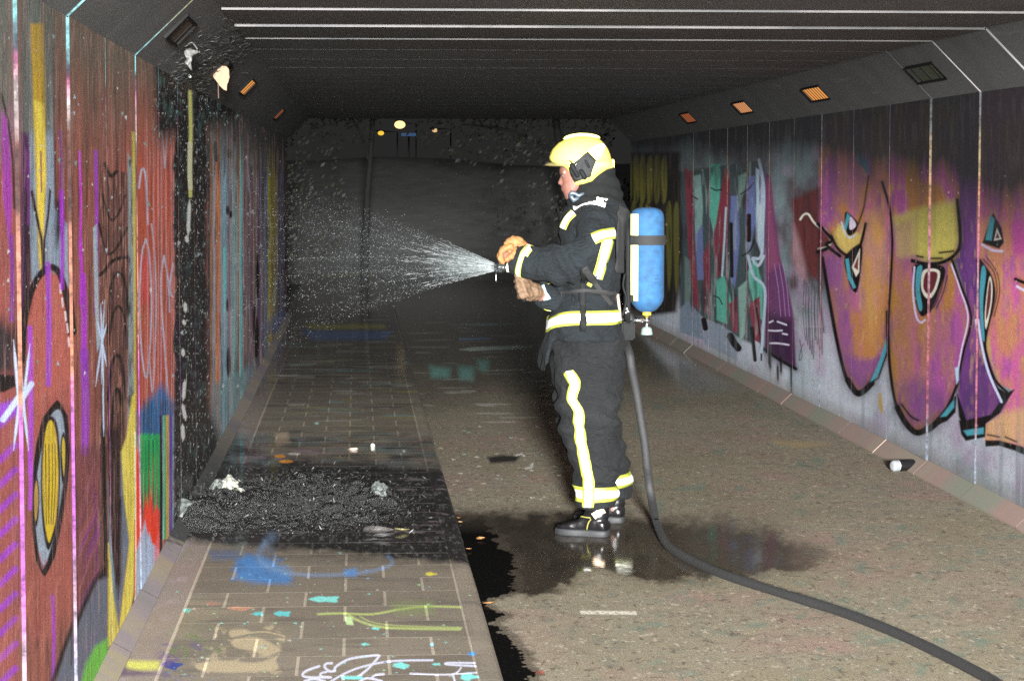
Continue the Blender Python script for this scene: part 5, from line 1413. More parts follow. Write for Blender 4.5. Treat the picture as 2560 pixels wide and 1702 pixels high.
def plate(name, pts, m, off, thick, bvh=H_BVH, parent=None, n=7):
    """flat-printed outline laid on a curved shell"""
    cx_ = sum(p[0] for p in pts) / len(pts); cy2 = sum(p[1] for p in pts) / len(pts)
    ol = []
    for i in range(len(pts)):
        a, b = pts[i], pts[(i + 1) % len(pts)]
        for k in range(4): ol.append((a[0] + (b[0] - a[0]) * k / 4, a[1] + (b[1] - a[1]) * k / 4))
    bm = bmesh.new()
    prev = None
    c = lay(bvh, cx_, cy2, off)
    vc = bm.verts.new(c[0])
    for r in range(1, n + 1):
        ring = []
        for x, y in ol:
            h = lay(bvh, cx_ + (x - cx_) * r / n, cy2 + (y - cy2) * r / n, off)
            ring.append(bm.verts.new(h[0] if h else prev[len(ring)].co if prev else c[0]))
        for j in range(len(ol)):
            j2 = (j + 1) % len(ol)
            if prev is None: bm.faces.new((vc, ring[j], ring[j2]))
            else: bm.faces.new((prev[j], ring[j], ring[j2], prev[j2]))
        prev = ring
    bmesh.ops.recalc_face_normals(bm, faces=bm.faces)
    bmesh.ops.solidify(bm, geom=bm.faces[:], thickness=thick)
    return link(name, bm, m, parent or helmet, True)
plate('side_plate', zh([(606, 640), (700, 560), (905, 395), (1046, 540), (985, 690), (952, 795), (714, 876), (655, 770)]), M_plate, .004, .004)
plate('reflective_patch', zh([(912, 385), (1020, 310), (1140, 255), (1195, 300), (1130, 420), (1062, 532)]), M_sil, .003, .003)
bm = bmesh.new()                              # ridge over the crown
for d0, d1 in ((-.034, .034),):
    ol = zh([(505, 200), (520, 148), (620, 110), (760, 88), (900, 92), (1010, 110), (1085, 135), (1108, 178), (1000, 160), (850, 140), (700, 146), (580, 178)])
    a = [bm.verts.new(U(x, y, YC) + Vector((0, d0, 0))) for x, y in ol]; b = [bm.verts.new(U(x, y, YC) + Vector((0, d1, 0))) for x, y in ol]
    for i in range(len(ol)):
        j = (i + 1) % len(ol); bm.faces.new((a[i], a[j], b[j], b[i]))
    bm.faces.new(a[::-1]); bm.faces.new(b)
bmesh.ops.recalc_face_normals(bm, faces=bm.faces)
bmesh.ops.bevel(bm, geom=bm.edges[:], offset=.003, segments=2, affect='EDGES')
link('crest', bm, M_shell_y, helmet)
bm = bmesh.new()                              # visor lip: a curved sheet in front
rows = []
for k in range(13):
    t = (k / 12 - .5) * 2
    y = t * .095
    back = .55 * t * t * .10
    a = U(*zh([(195, 612)])[0], YC); b = U(*zh([(250, 563)])[0], YC); c = U(*zh([(440, 640)])[0], YC)
    rows.append([p + Vector((back, y, 0)) for p in (c, (a + c) / 2 - Vector((0, 0, .002)), a, b, (b + c) / 2 + Vector((0, 0, .003)))])
for i in range(12):
    for j in range(5):
        pass
vv = [[bm.verts.new(p) for p in r] for r in rows]
for i in range(12):
    for j in range(5):
        bm.faces.new((vv[i][j], vv[i][(j + 1) % 5], vv[i + 1][(j + 1) % 5], vv[i + 1][j]))
bm.faces.new(vv[0][::-1]); bm.faces.new(vv[-1])
bmesh.ops.recalc_face_normals(bm, faces=bm.faces)
link('visor', bm, mat('tinted_visor', (.13, .11, .045), .15, var=.1), helmet, True)
bm = bmesh.new()
p = U(*zh([(1308, 590)])[0], YC); box(bm, p - Vector((.008, .03, .028)), p + Vector((.008, .03, .022)), bevel=.004)
link('rear_adjuster', bm, M_shell_y, helmet)
bm = bmesh.new()
for (x, y, r, l) in ((705, 690, .012, .05), (830, 760, .012, .03), (900, 590, .006, .03)):
    h = lay(H_BVH, *zh([(x, y)])[0], .008)[0]
    tube(bm, [h + Vector((-.010, -.002, .018)) * (l / .04), h + Vector((.010, -.004, -.018)) * (l / .04)], r, 10, roundcap=True)
link('plate_fitting', bm, M_dark, helmet, True)
bm = bmesh.new(); h = lay(H_BVH, *zh([(708, 602)])[0], .010)[0]; ellipsoid(bm, h, (.006, .006, .005), seg=10); link('rivet', bm, M_metal, helmet, True)
bm = bmesh.new(); tube(bm, [lay(H_BVH, *zh([(x, y)])[0], .008)[0] for x, y in ((615, 540), (645, 568), (690, 600))], .003, 6); link('visor_arm', bm, M_dark, helmet)
for x, y in ((880, 560), (735, 690), (745, 700)):
    bm = bmesh.new(); a = lay(H_BVH, *zh([(x - 14, y - 20)])[0], .018)[0]; b = lay(H_BVH, *zh([(x + 20, y + 22)])[0], .018)[0]
    tube(bm, [a, b], .0022, 6); link('buckle_bar', bm, M_metal, helmet)

# ---- gloves: palm, four bent fingers, thumb at the side
def glove(name, palm, fingers, thumb, cuff, m):
    bm = bmesh.new()
    tube(bm, [p for p, r in palm], [r for p, r in palm], 14, roundcap=True)
    for f in fingers + [thumb]:
        tube(bm, [p for p, r in f], [r for p, r in f], 10, roundcap=True)
    tube(bm, [p for p, r in cuff], [r for p, r in cuff], 16)
    me = voxel(bm, .0042, 2, name)
    displace(me, lambda co, n: mnoise.noise(co * 60) * .0025 + math.sin(co.x * 190 + co.z * 120 + 4 * mnoise.noise(co * 20)) * .0016)
    return link(name, me, m, man, True)
YH = YC - .18                                # depth of the hands and nozzle
def V(x, y, d=0): return U(*zn([(x, y)])[0], YH + d)
# near (left) hand lies over the nozzle, fingers hooking down in front of it
fing = []
for i, (dx, dd) in enumerate(((0, -.034), (-14, -.010), (-6, .014), (18, .036))):
    fing.append([(V(400 + dx, 400, dd), .0145), (V(280 + dx, 440, dd), .0150), (V(228 + dx, 530 + 8 * i, dd), .0142), (V(222 + dx, 640 - 6 * i, dd), .0125), (V(262 + dx, 690 - 10 * i, dd), .0105)])
glove('glove', [(V(560, 400, 0), (.030, .044)), (V(480, 370, 0), (.026, .045)), (V(390, 420, 0), (.022, .044))], fing,
      [(V(500, 480, -.040), .018), (V(430, 560, -.056), .0165), (V(360, 620, -.056), .0145), (V(315, 650, -.048), .012)], [(V(560, 400, 0), .036), (V(640, 480, -.005), .044), (V(680, 560, -.01), .048)], M_glove)
# far (right) hand closes round the grip below
fing = []
for i in range(4):
    y = 1000 + 92 * i
    x = 620 + 22 * i
    fing.append([(V(x + 70, y, -.02), .0135), (V(x - 10, y - 10, -.040), .0150), (V(x - 95, y + 6, -.034), .0150), (V(x - 120, y + 14, -.004), .0135), (V(x - 80, y + 20, .018), .011)])
glove('glove', [(V(690, 1050, .01), (.028, .03)), (V(710, 1150, .01), (.032, .03)), (V(730, 1270, .01), (.030, .03))], fing,
      [(V(640, 1000, .0), .017), (V(560, 960, -.02), .0165), (V(525, 930, -.03), .014), (V(515, 905, -.03), .012)], [(V(700, 1180, .01), .036), (V(780, 1200, .02), .042), (V(860, 1215, .05), .044)], M_glove2)

# ---- boots
def boot(heel, toe, H, yaw_, m, lift=0):
    b = empty('boot', (0, 0, 0)); b.parent = man
    Lm = (toe - heel).length
    dirv = (toe - heel).normalized(); side = Vector((-dirv.y, dirv.x, 0))
    bm = bmesh.new()
    prof = [(0.0, .040, .075), (.06, .046, .085), (.16, .046, .090), (.30, .043, .100), (.42, .042, .105), (.55, .046, .082), (.70, .052, .066), (.85, .050, .056), (.95, .038, .048), (1.0, .018, .036)]
    rings = []
    for s, w2, h in prof:
        c = heel + dirv * (Lm * s)
        rings.append([c + side * (w2 * math.copysign(abs(math.cos(t)) ** .7, math.cos(t))) + Vector((0, 0, .022 + (h - .022) * (.5 + .5 * math.copysign(abs(math.sin(t)) ** .7, math.sin(t))))) for t in np.linspace(0, 2 * math.pi, 17)[:-1]])
    loft(bm, rings)
    c0 = heel + dirv * (Lm * .22)
    loft(bm, [[c0 + dirv * (sx * .060 * math.cos(t) + ox) + side * (.048 * math.sin(t) * sx) + Vector((0, 0, z)) for t in np.linspace(0, 2 * math.pi, 17)[:-1]] for z, sx, ox in ((.04, .95, 0), (.10, 1.0, .0), (.16, .98, -.004), (H, 1.02, -.006))])
    me = voxel(bm, .0065, 3, 'boot_upper')
    displace(me, lambda co, n: mnoise.noise(co * 30) * .003 + (math.sin(co.z * 150) * .002 if .07 < co.z < .15 else 0))
    up_ = link('upper', me, M_boot, None, True); up_.parent = b; 
    up_.matrix_parent_inverse = Matrix.Translation(-man.location)
    bm = bmesh.new()
    ol = []
    for t in np.linspace(0, 2 * math.pi, 33)[:-1]:
        s = .5 - .53 * math.cos(t); w2 = np.interp(s, [-.03, .0, .15, .4, .7, .9, 1.03], [.02, .038, .048, .043, .055, .046, .016])
        ol.append(heel + dirv * (Lm * s) + side * (math.copysign(w2, math.sin(t))))
    zs = [0.0, .004, .022, .030]
    sc_ = [.96, 1, 1, .97]
    cc = heel + dirv * Lm * .5
    loft(bm, [[cc + (p - cc) * k + Vector((0, 0, z)) for p in ol] for z, k in zip(zs, sc_)])
    so = link('sole', bm, M_sole, None, True); so.parent = b; so.matrix_parent_inverse = Matrix.Translation(-man.location)
    return b, me
hN = UZ(1519, 1341, 0); tN = UZ(1394, 1333, 0)
bn, bme = boot(hN, tN, .20, 0, M_boot)
hF = UZ(1558, 1306, 0); tF = UZ(1440, 1300, 0)
boot(hF, tF, .22, 0, M_boot)
B_BVH = bvh_of(bme)
zb_ = lambda pts: [(1340 + x / 6.533, 1160 + y / 6.533) for x, y in pts]
def on_boot(name, o):
    if o is None: return
    o.parent = bn; o.matrix_parent_inverse = Matrix.Translation(-man.location)
on_boot('', tape('heel_flash', B_BVH, zb_([(1100, 740), (1020, 790), (945, 850)]), 15, None, (0, 0, 0, 0), mats_=[mat('orange_white_flash', (.75, .55, .38), .5, var=.05)], off=.006))
on_boot('', tape('piping', B_BVH, zb_([(620, 890), (740, 860), (900, 872)]), 2.6, None, (0, 0, 0, 0), mats_=[M_piping], off=.004))
on_boot('', tape('piping', B_BVH, zb_([(905, 890), (860, 970), (840, 1060)]), 2.6, None, (0, 0, 0, 0), mats_=[M_piping], off=.004))

# ------------------------------------------------------------------ breathing apparatus
YB = YC + .0
ba = tag(empty('breathing_apparatus', (U(1617, 780, YB).x, YB, .9)), 'blue air cylinder strapped upright on the back of the person', 'air cylinder')
ctr_t, ctr_b = U(1617, 519, YB), U(1618, 780, YB)
cax = Vector(((ctr_t.x + ctr_b.x) / 2, YB, 0))
def lathe(bm, prof, c, n=32, mi=0):
    rings = [[Vector((c.x + r * math.cos(t), c.y + r * math.sin(t), z)) for t in np.linspace(0, 2 * math.pi, n + 1)[:-1]] for r, z in prof]
    loft(bm, rings, mi)
R_ = U(1659.5, 650, YB).x - U(1617, 650, YB).x
zt, zb2 = ctr_t.z, ctr_b.z
bm = bmesh.new()
lathe(bm, [(R_ * .35, zt), (R_ * .62, zt - .004), (R_ * .84, zt - .014), (R_ * .95, zt - .030), (R_, zt - .055), (R_ * 1.005, zt - .2), (R_, zb2 + .075), (R_ * .96, zb2 + .055), (R_ * .84, zb2 + .036), (R_ * .62, zb2 + .015), (R_ * .4, zb2 + .003), (R_ * .25, zb2)], cax)
M_cyl = mat('blue_cylinder_paint', (.006, .048, .116), .85, var=.35, scale=26, bump=.15, bscale=120)
cyl = link('cylinder', bm, M_cyl, ba, True)
def arc_strip(name, a0, a1, z0, z1, r, m, parent, th=.003, n=24):
    bm = bmesh.new()
    rings = []
    for k in range(n + 1):
        a = a0 + (a1 - a0) * k / n
        rings.append([Vector((cax.x + rr * math.cos(a), cax.y + rr * math.sin(a), z)) for rr, z in ((r, z0), (r + th, z0), (r + th, z1), (r, z1))])
    loft(bm, rings); return link(name, bm, m, parent)
am = math.pi * 1.18
arc_strip('luminous_stripe', math.pi * 1.08, math.pi * 1.29, zb2 + .055, zt - .03, R_ * 1.004, mat('pale_luminous_stripe', (.5, .5, .22), .5, var=.05), cyl)
arc_strip('strap', 0, 2 * math.pi, U(1617, 612, YB).z, U(1617, 588, YB).z, R_ * 1.01, mat('black_webbing', (.0055, .0055, .0055), .85, var=.3, scale=80), ba, .006, 40)
bm = bmesh.new()                               # faint lettering block on the paint
for k in range(5):
    z = U(1640, 665 + k * 9, YB).z
    a0 = -math.pi / 2 + .28
    for (a, b) in ((a0, a0 + .30), (a0 + .34, a0 + .46)):
        rings = [[Vector((cax.x + rr * math.cos(t), cax.y + rr * math.sin(t), zz_)) for rr, zz_ in ((R_ * 1.003, z), (R_ * 1.01, z), (R_ * 1.01, z + .004), (R_ * 1.003, z + .004))] for t in np.linspace(a, b, 6)]
        loft(bm, rings)
link('print', bm, mat('dark_blue_print', (.015, .06, .16), .6, var=0), cyl)
bm = bmesh.new(); zn_ = zb2
lathe(bm, [(.020, zn_ + .002), (.021, zn_ - .014), (.016, zn_ - .016)], cax, 20); link('neck_ring', bm, mat('yellow_ring', (.40, .30, .02), .5, var=.1), ba, True)
bm = bmesh.new(); lathe(bm, [(.013, zn_ - .012), (.013, zn_ - .03), (.017, zn_ - .032), (.017, zn_ - .048), (.012, zn_ - .05), (.012, zn_ - .064), (.016, zn_ - .066), (.016, zn_ - .072)], cax, 16)
p0 = Vector((cax.x, cax.y, zn_ - .04))
tube(bm, [p0, p0 + Vector((-.04, 0, 0)), p0 + Vector((-.062, 0, .002))], [.012, .012, .014], 12)
valve = link('valve', bm, M_metal, ba, True)
bm = bmesh.new(); lathe(bm, [(.016, zn_ - .070), (.024, zn_ - .078), (.029, zn_ - .104), (.027, zn_ - .108)], cax, 18); link('knob', bm, mat('pale_green_knob', (.115, .155, .14), .6, var=.1), valve, True)
bm = bmesh.new(); ellipsoid(bm, p0 + Vector((-.082, 0, .0)), (.024, .030, .038), seg=16); tube(bm, [p0 + Vector((-.13, 0, -.01)), p0 + Vector((-.09, 0, 0))], .022, 12)
link('pressure_reducer', bm, mat('grey_rubber', (.010, .0105, .0105), .7, var=.3), ba, True)
bm = bmesh.new()                               # back plate between jacket and cylinder
pl = [U(1560, y, YB) for y in (545, 600, 680, 760, 815)]
loft(bm, [[p + Vector((x, d, 0)) for x, d in ((-.004, -wd), (.016, -wd), (.022, 0), (.016, wd), (-.004, wd))] for p, wd in zip(pl, (.10, .13, .12, .13, .12))])
link('backplate', bm, M_dark, ba, True)
for y in (600, 745):
    bm = bmesh.new(); a = U(1561, y, YB); box(bm, a + Vector((.004, -.05, -.016)), Vector((cax.x - R_ * .8, YB + .05, a.z + .016)), bevel=.004); link('cradle', bm, M_dark, ba)
bm = bmesh.new()
tube(bm, [U(*p, YC - .12) for p in ((1544, 735), (1547, 760), (1551, 795))], [.0075, .0078, .0070], 10); link('gauge_hose', bm, mat('pale_tube', (.20, .17, .14), .5, var=.1), ba, True)
bm = bmesh.new()
tube(bm, [U(*p, YC - .13) for p in crom([(1556, 790), (1562, 770), (1566, 745), (1558, 715), (1562, 685)], 5)], .006, 8); link('air_hose', bm, M_dark, ba, True)
for (x, y, r) in ((1567, 772, .011), (1571, 779, .008), (1565, 782, .008)):
    bm = bmesh.new(); ellipsoid(bm, U(x, y, YC - .125), (r, r, r), seg=10); link('fitting', bm, M_metal, ba, True)
def harness(pts, wd, off=.012):
    o = tape('harness_strap', J_BVH, pts, wd, None, (0, 0, 0, 0), mats_=[bpy.data.materials['black_webbing']], off=off)
    if o: o.parent = ba; o.matrix_parent_inverse = Matrix.Translation(ba.location).inverted()
harness(z5([(1010, 640), (985, 720), (975, 800), (975, 1000), (985, 1200), (1000, 1330)]), 20, .02)
harness(z5([(738, 1050), (800, 1130), (870, 1230), (930, 1320)]), 12, .010)
harness(z5([(560, 1240), (640, 1222), (740, 1214), (860, 1216), (985, 1240)]), 9, .012)
harness(z5([(580, 690), (610, 640), (660, 590)]), 12, .010)
bm = bmesh.new(); box(bm, U(1557, 830, YC) + Vector((-.02, -.13, -.03)), U(1575, 800, YC) + Vector((.01, .1, .0)), bevel=.008); link('hip_pad', bm, M_dark, ba)

# ------------------------------------------------------------------ nozzle and hose
nz = tag(empty('hose_nozzle', V(130, 770)), 'black spray nozzle held out in the two gloved hands', 'nozzle')
A, B = V(112, 770), V(460, 780)
ax = (B - A).normalized(); LN = (B - A).length
def along(prof, m, name, parent):
    bm = bmesh.new()
    tube(bm, [A + ax * s for s, r in prof], [r for s, r in prof], 20)
    return link(name, bm, m, parent, True)
along([(0, .020), (.002, .0262), (.016, .0262), (.0165, .023), (.02, .0205)], M_dark, 'bumper', nz)
hd = along([(.012, .020), (.02, .0215), (.036, .0215), (.038, .0225), (.046, .0225), (.05, .018)], mat('black_nozzle_head', (.012, .016, .015), .35, var=.1), 'head', nz)
for k in range(8):
    t = 2 * math.pi * k / 8; s = Vector((0, math.cos(t), math.sin(t)))
    bm = bmesh.new(); tube(bm, [A + ax * .02 + s * .0222, A + ax * .035 + s * .0222], .0022, 6); link('rib', bm, M_sole if k % 2 else M_metal, hd)
along([(.046, .012), (.049, .0165), (.056, .0165), (.058, .012)], M_metal, 'collar', nz)
along([(.056, .017), (.058, .022), (.082, .022), (.085, .017), (.12, .017), (.16, .018)], mat('cream_coupling', (.50, .47, .36), .4, var=.08), 'coupling', nz)
bm = bmesh.new(); a = V(330, 800, .01); tube(bm, [V(470, 820, .01), V(540, 960, .005), V(620, 1200, 0), V(640, 1340, 0)], [.014, .015, .016, .014], 12, roundcap=True); link('pistol_grip', bm, M_dark, nz, True)
bm = bmesh.new(); tube(bm, [V(x, y, -.02) for x, y in ((140, 850), (146, 930), (138, 990), (152, 1040))], [.0018, .0018, .0018, .0035], 8); link('bail_lever', bm, M_metal, nz, True)

M_hose = mat('grey_black_hose', (.0085, .0085, .0088), .75, var=.35, scale=60, bump=.4, bscale=300)
hp = [B + ax * .02, U(1330, 676, YH + .05), U(1370, 715, YC - .0), U(1410, 770, YC + .30), U(1480, 800, YC + .34), U(1545, 830, YC + .24), U(1571, 876, YN + .12), U(1580, 925, YN + .07), U(1591, 980, YN + .02), U(1604, 1060, YN - .03), U(1612, 1110, YN - .06), U(1618, 1170, YN - .10), U(1627, 1235, YN - .16), UZ(1640, 1300, .06), UZ(1661, 1352, .022), UZ(1692, 1380, .02), UZ(1737, 1404, .02), UZ(1788, 1427, .02), UZ(1846, 1448, .02), UZ(1925, 1473, .02), UZ(2008, 1499, .02), UZ(2090, 1524, .02), UZ(2171, 1553, .02), UZ(2252, 1586, .02), UZ(2334, 1624, .02), UZ(2410, 1662, .02), UZ(2486, 1703, .02), UZ(2560, 1748, .02), Vector((2.3, 5.6, .02)), Vector((2.5, 3, .02)), Vector((2.3, .6, .02))]
hp = [Vector(p) for p in crom(hp, 6)]
bm = bmesh.new()
tube(bm, hp, [(.0195 + .0012 * mnoise.noise(p * 4), .0195 if p.z > .1 else .0185) for p in hp], 14)
hose = tag(link('fire_hose', bm, M_hose, None, True), 'dark grey hose running from behind the person across the asphalt', 'hose')
# ------------------------------------------------------------------ tunnel lamps in the chamfers
M_frame = mat('grey_lamp_frame', (.007, .007, .007), .8, var=.2, scale=30, spec=.1)
def lamp_mats(name, col, e):
    return mat(name, tuple(x * .035 for x in col), .6, var=.15, scale=30, emit=col if e > 0 else None, estr=e, spec=.1)
M_on = lamp_mats('lit_amber_lens', (.90, .36, .08), .95)
M_on2 = lamp_mats('lit_orange_lens', (.95, .40, .16), .9)
M_dim = lamp_mats('faint_orange_lens', (.60, .16, .05), .6)
M_amber = mat('smoked_amber_cover', (.035, .016, .006), .7, var=.4, scale=20)
M_green = mat('green_stained_cover', (.025, .034, .014), .7, var=.6, scale=24)
def tunnel_lamp(side, y, lens, label, ln=.60, bars=9, wd=.062):
    x, z = ((XL + XCL) / 2, (ZTL + ZC) / 2) if side < 0 else ((XR + XCR) / 2, (ZTR + ZC) / 2)
    nrm = Vector((1, 0, -1)).normalized() if side < 0 else Vector((-1, 0, -1)).normalized()
    slo = Vector((1, 0, 1)).normalized() if side < 0 else Vector((1, 0, -1)).normalized()
    c = Vector((x, y, z)) + nrm * .002
    t = tag(empty('tunnel_lamp', c), label, 'lamp', 'lamps in the tunnel chamfers')
    def slab(name, u0, u1, v0, v1, h0, h1, m, par=t):
        bm = bmesh.new()
        vs_ = [bm.verts.new(c + slo * u + Vector((0, v, 0)) + nrm * h) for h in (h0, h1) for u, v in ((u0, v0), (u1, v0), (u1, v1), (u0, v1))]
        for q_ in ((0, 1, 2, 3), (7, 6, 5, 4), (0, 4, 5, 1), (1, 5, 6, 2), (2, 6, 7, 3), (3, 7, 4, 0)): bm.faces.new([vs_[i] for i in q_])
        bmesh.ops.recalc_face_normals(bm, faces=bm.faces)
        return link(name, bm, m, par)
    h = ln / 2
    fr_ = slab('housing', -wd, -wd + .010, -h, h, -.01, .012, M_frame)
    slab('frame_bar', wd - .010, wd, -h, h, -.01, .012, M_frame)
    slab('frame_bar', -wd, wd, -h - .01, -h, -.01, .012, M_frame); slab('frame_bar', -wd, wd, h, h + .01, -.01, .012, M_frame)
    le = slab('lens', -wd + .010, wd - .010, -h, h, -.008, .004, lens)
    for k in range(bars):
        v = -h + ln * (k + .5) / bars
        slab('louvre', -wd + .010, wd - .010, v - .003, v + .003, .004, .008, M_frame)
    return t
tunnel_lamp(1, 12.42, M_green, 'unlit lamp with a green stained cover on the upper chamfer', bars=3)
tunnel_lamp(1, 15.45, M_on, 'larger lit amber lamp of the opposite wall, above the painted faces', bars=7)
tunnel_lamp(1, 18.4, M_on2, 'lit orange lamp above the teal graffiti letters', bars=7)
tunnel_lamp(1, 21.45, M_dim, 'faint reddish lamp above the air cylinder side of the wall', bars=6)
tunnel_lamp(-1, 9.2, M_amber, 'unlit smoked amber lamp nearest the camera, above the red panel', bars=2, ln=.52)
tunnel_lamp(-1, 14.75, M_on, 'small lit amber lamp just beyond the melted lamp', bars=3, ln=.6)
tunnel_lamp(-1, 20.7, M_dim, 'faint orange lamp far along the burnt side', bars=3)

z4 = lambda pts: [(400 + x / 5.228, 40 + y / 5.228) for x, y in pts]
ml = tag(empty('tunnel_lamp', U(556, 187, 12.1)), 'melted lamp glowing cream with its cover drooping down', 'lamp', 'lamps in the tunnel chamfers')
bm = bmesh.new()
def q4(x, y, d): return U(*z4([(x, y)])[0], 12.1 + d)
ellipsoid(bm, q4(795, 690, 0), (.022, .05, .022), seg=14)
tube(bm, [q4(800, 660, 0), q4(850, 720, -.01), q4(868, 800, -.01), q4(850, 890, 0), q4(870, 978, .01)], [.016, .021, .017, .012, .003], 10, roundcap=True)
ellipsoid(bm, q4(805, 830, 0), (.016, .03, .03), seg=12)
tube(bm, [q4(730, 690, .02), q4(735, 760, .01), q4(775, 850, 0), q4(820, 930, 0), q4(860, 965, .01)], [.014, .017, .013, .011, .004], 10, roundcap=True)
tube(bm, [q4(715, 780, .03), q4(725, 830, .03)], [.010, .006], 8, roundcap=True)
me = voxel(bm, .004, 2, 'cover'); displace(me, lambda co, n: mnoise.noise(co * 60) * .004)
link('cover', me, lamp_mats('melted_glowing_cover', (1.0, .70, .46), 1.25), ml, True)
bm = bmesh.new(); tube(bm, [q4(760, 870, .03), q4(765, 1080, .03)], .004, 6); link('drip', bm, M_amber, ml)
bm = bmesh.new(); box(bm, q4(880, 640, .05) - Vector((.04, .2, .01)), q4(880, 640, .05) + Vector((.02, .2, .01)), bevel=.003); link('housing', bm, M_frame, ml)

# torn grey sheet hanging from the chamfer
tr = tag(empty('hanging_scrap', U(474, 135, 9.9)), 'torn grey scrap of lining hanging from the burnt chamfer', 'scrap')
def crumple(name, pts, y, m, parent, thick=.004, amp=.03, seed=0):
    pts = crom(pts, 3, True)
    cx_ = sum(p[0] for p in pts) / len(pts); cy2 = sum(p[1] for p in pts) / len(pts)
    bm = bmesh.new()
    prev = None; c = bm.verts.new(U(cx_, cy2, y))
    for r in range(1, 5):
        ring = []
        for px, py in pts:
            a, b = cx_ + (px - cx_) * r / 4, cy2 + (py - cy2) * r / 4
            d = amp * mnoise.noise(Vector((a * .09 + seed, b * .09, seed)))
            ring.append(bm.verts.new(U(a, b, y + d)))
        for j in range(len(pts)):
            k = (j + 1) % len(pts)
            bm.faces.new((c, ring[j], ring[k]) if prev is None else (prev[j], ring[j], ring[k], prev[k]))
        prev = ring
    bmesh.ops.recalc_face_normals(bm, faces=bm.faces); bmesh.ops.solidify(bm, geom=bm.faces[:], thickness=thick)
    return link(name, bm, m, parent, True)
M_scrap = mat('grey_ashy_lining', (.075, .075, .07), .8, var=.5, scale=40)
crumple('sheet', z4([(370, 425), (430, 445), (485, 450), (500, 480), (440, 490), (410, 510), (412, 570), (398, 630), (420, 715), (385, 690), (350, 640), (322, 620), (345, 560), (325, 520), (312, 470), (335, 450)]), 9.9, M_scrap, tr)
bm = bmesh.new(); tube(bm, [U(*p, 9.88) for p in crom(z4([(310, 405), (350, 392), (400, 350), (440, 370), (490, 440)]), 4)], .0025, 6); link('wire', bm, M_scrap, tr)
crumple('drop', z4([(365, 770), (390, 762), (415, 800), (395, 815), (372, 800)]), 11.0, mat('pale_melted_drop', (.14, .16, .13), .5, var=.2), tr, .006, .0)

# flakes of lining and paint along the scorched chamfer
def flakes(name, n, gen, mats_, kind='stuff', parent=None):
    bm = bmesh.new()
    for i in range(n):
        p, t, b, nn, s1, s2, mi = gen(i)
        a = [p + t * s1 * x + b * s2 * y + nn * h for x, y, h in ((-1, -.7, 0), (.3, -1, .15 * s1), (1, .2, .5 * s1), (.2, 1, .3 * s1), (-.8, .6, 0))]
        f = bm.faces.new([bm.verts.new(q_) for q_ in a]); f.material_index = mi
    return tag(link(name, bm, mats_, parent), kind=kind)
M_fl = [mat('charcoal_flake', (.008, .008, .008), .9, var=.4, scale=50), mat('grey_flake', (.026, .028, .026), .9, var=.5, scale=50), mat('ash_flake', (.10, .105, .095), .9, var=.3, scale=50), mat('olive_flake', (.03, .034, .018), .9, var=.4, scale=50)]
def g1(i):
    y = random.gauss(11.4, .75); s = random.random()
    p = Vector((XL + (XCL - XL) * s, y, ZTL + (ZC - ZTL) * s))
    nn = Vector((1, 0, -1)).normalized(); sl = Vector((1, 0, 1)).normalized()
    a = random.gauss(.2, .5); t = (sl * math.cos(a) + Vector((0, 1, 0)) * math.sin(a)); b = nn.cross(t)
    t = (t + nn * random.uniform(-.2, .5)).normalized()
    k = random.random()
    return p + nn * random.uniform(.003, .012), t, b, nn, random.uniform(.004, .018), random.uniform(.0012, .0035), 0 if k < .25 else 1 if k < .72 else 3 if k < .84 else 2
tag(flakes('peeling_lining', 1500, g1, M_fl), kind='stuff')

# ------------------------------------------------------------------ burnt heap on the pavement
heap = tag(empty('burnt_heap', UZ(700, 1260, ZS)), 'heap of black charred litter on the pavement by the burnt wall', 'debris heap')
bm = bmesh.new()
c00 = {}
nx_, ny_ = 150, 150
x0, x1, y0_, y1_ = -.80, .30, 10.15, 12.4
for i in range(nx_ + 1):
    for j in range(ny_ + 1):
        x = x0 + (x1 - x0) * i / nx_; y = y0_ + (y1_ - y0_) * j / ny_
        e = min(1, max(0, (x1 - x) / .3)) * min(1, (j / ny_) / .3, (1 - j / ny_) / .3) + .25 * mnoise.noise(Vector((x * 5, y * 4, 3))); e = max(0, min(1, e))
        h = .004 + .022 * mnoise.noise(Vector((x * 6, y * 5, 1))) + .022 * mnoise.noise(Vector((x * 19, y * 17, 5))) + .020 * abs(mnoise.noise(Vector((x * 33, y * 21, 9)))) + .012 * mnoise.noise(Vector((x * 80, y * 50, 4)))
        h += .10 * math.exp(-((x + .72) / .11) ** 2 - ((y - 10.75) / .34) ** 2) + .05 * math.exp(-((x + .5) / .16) ** 2 - ((y - 11.2) / .3) ** 2)
        c00[i, j] = bm.verts.new((x, y, ZS - .014 + max(-.002, h) * e + .015 * e ** .5))
for i in range(nx_):
    for j in range(ny_):
        bm.faces.new((c00[i, j], c00[i + 1, j], c00[i + 1, j + 1], c00[i, j + 1]))
m = bpy.data.materials.new('charred_litter')
nt, nd, lk, bs = nodes_of(m)
geo = N(nt, 'ShaderNodeNewGeometry')
c = ramp(nt, noise_tex(nt, geo.outputs['Position'], 90, 6, .8), [(.35, (.006, .006, .006)), (.52, (.014, .014, .014)), (.66, (.045, .047, .045)), (.75, (.12, .12, .11))])
c = mix_col(nt, ramp(nt, noise_tex(nt, geo.outputs['Position'], 5, 3, .6), [(.5, (0, 0, 0)), (.62, (1, 1, 1))]), c, (.018, .018, .018))
lk.new(c, bs.inputs['Base Color']); bs.inputs['Roughness'].default_value = .32
b = N(nt, 'ShaderNodeBump'); b.inputs['Strength'].default_value = 1.0; b.inputs['Distance'].default_value = .02
lk.new(noise_tex(nt, geo.outputs['Position'], 120, 5, .75), b.inputs['Height']); lk.new(b.outputs[0], bs.inputs['Normal'])
link('litter_bed', bm, m, heap, True)
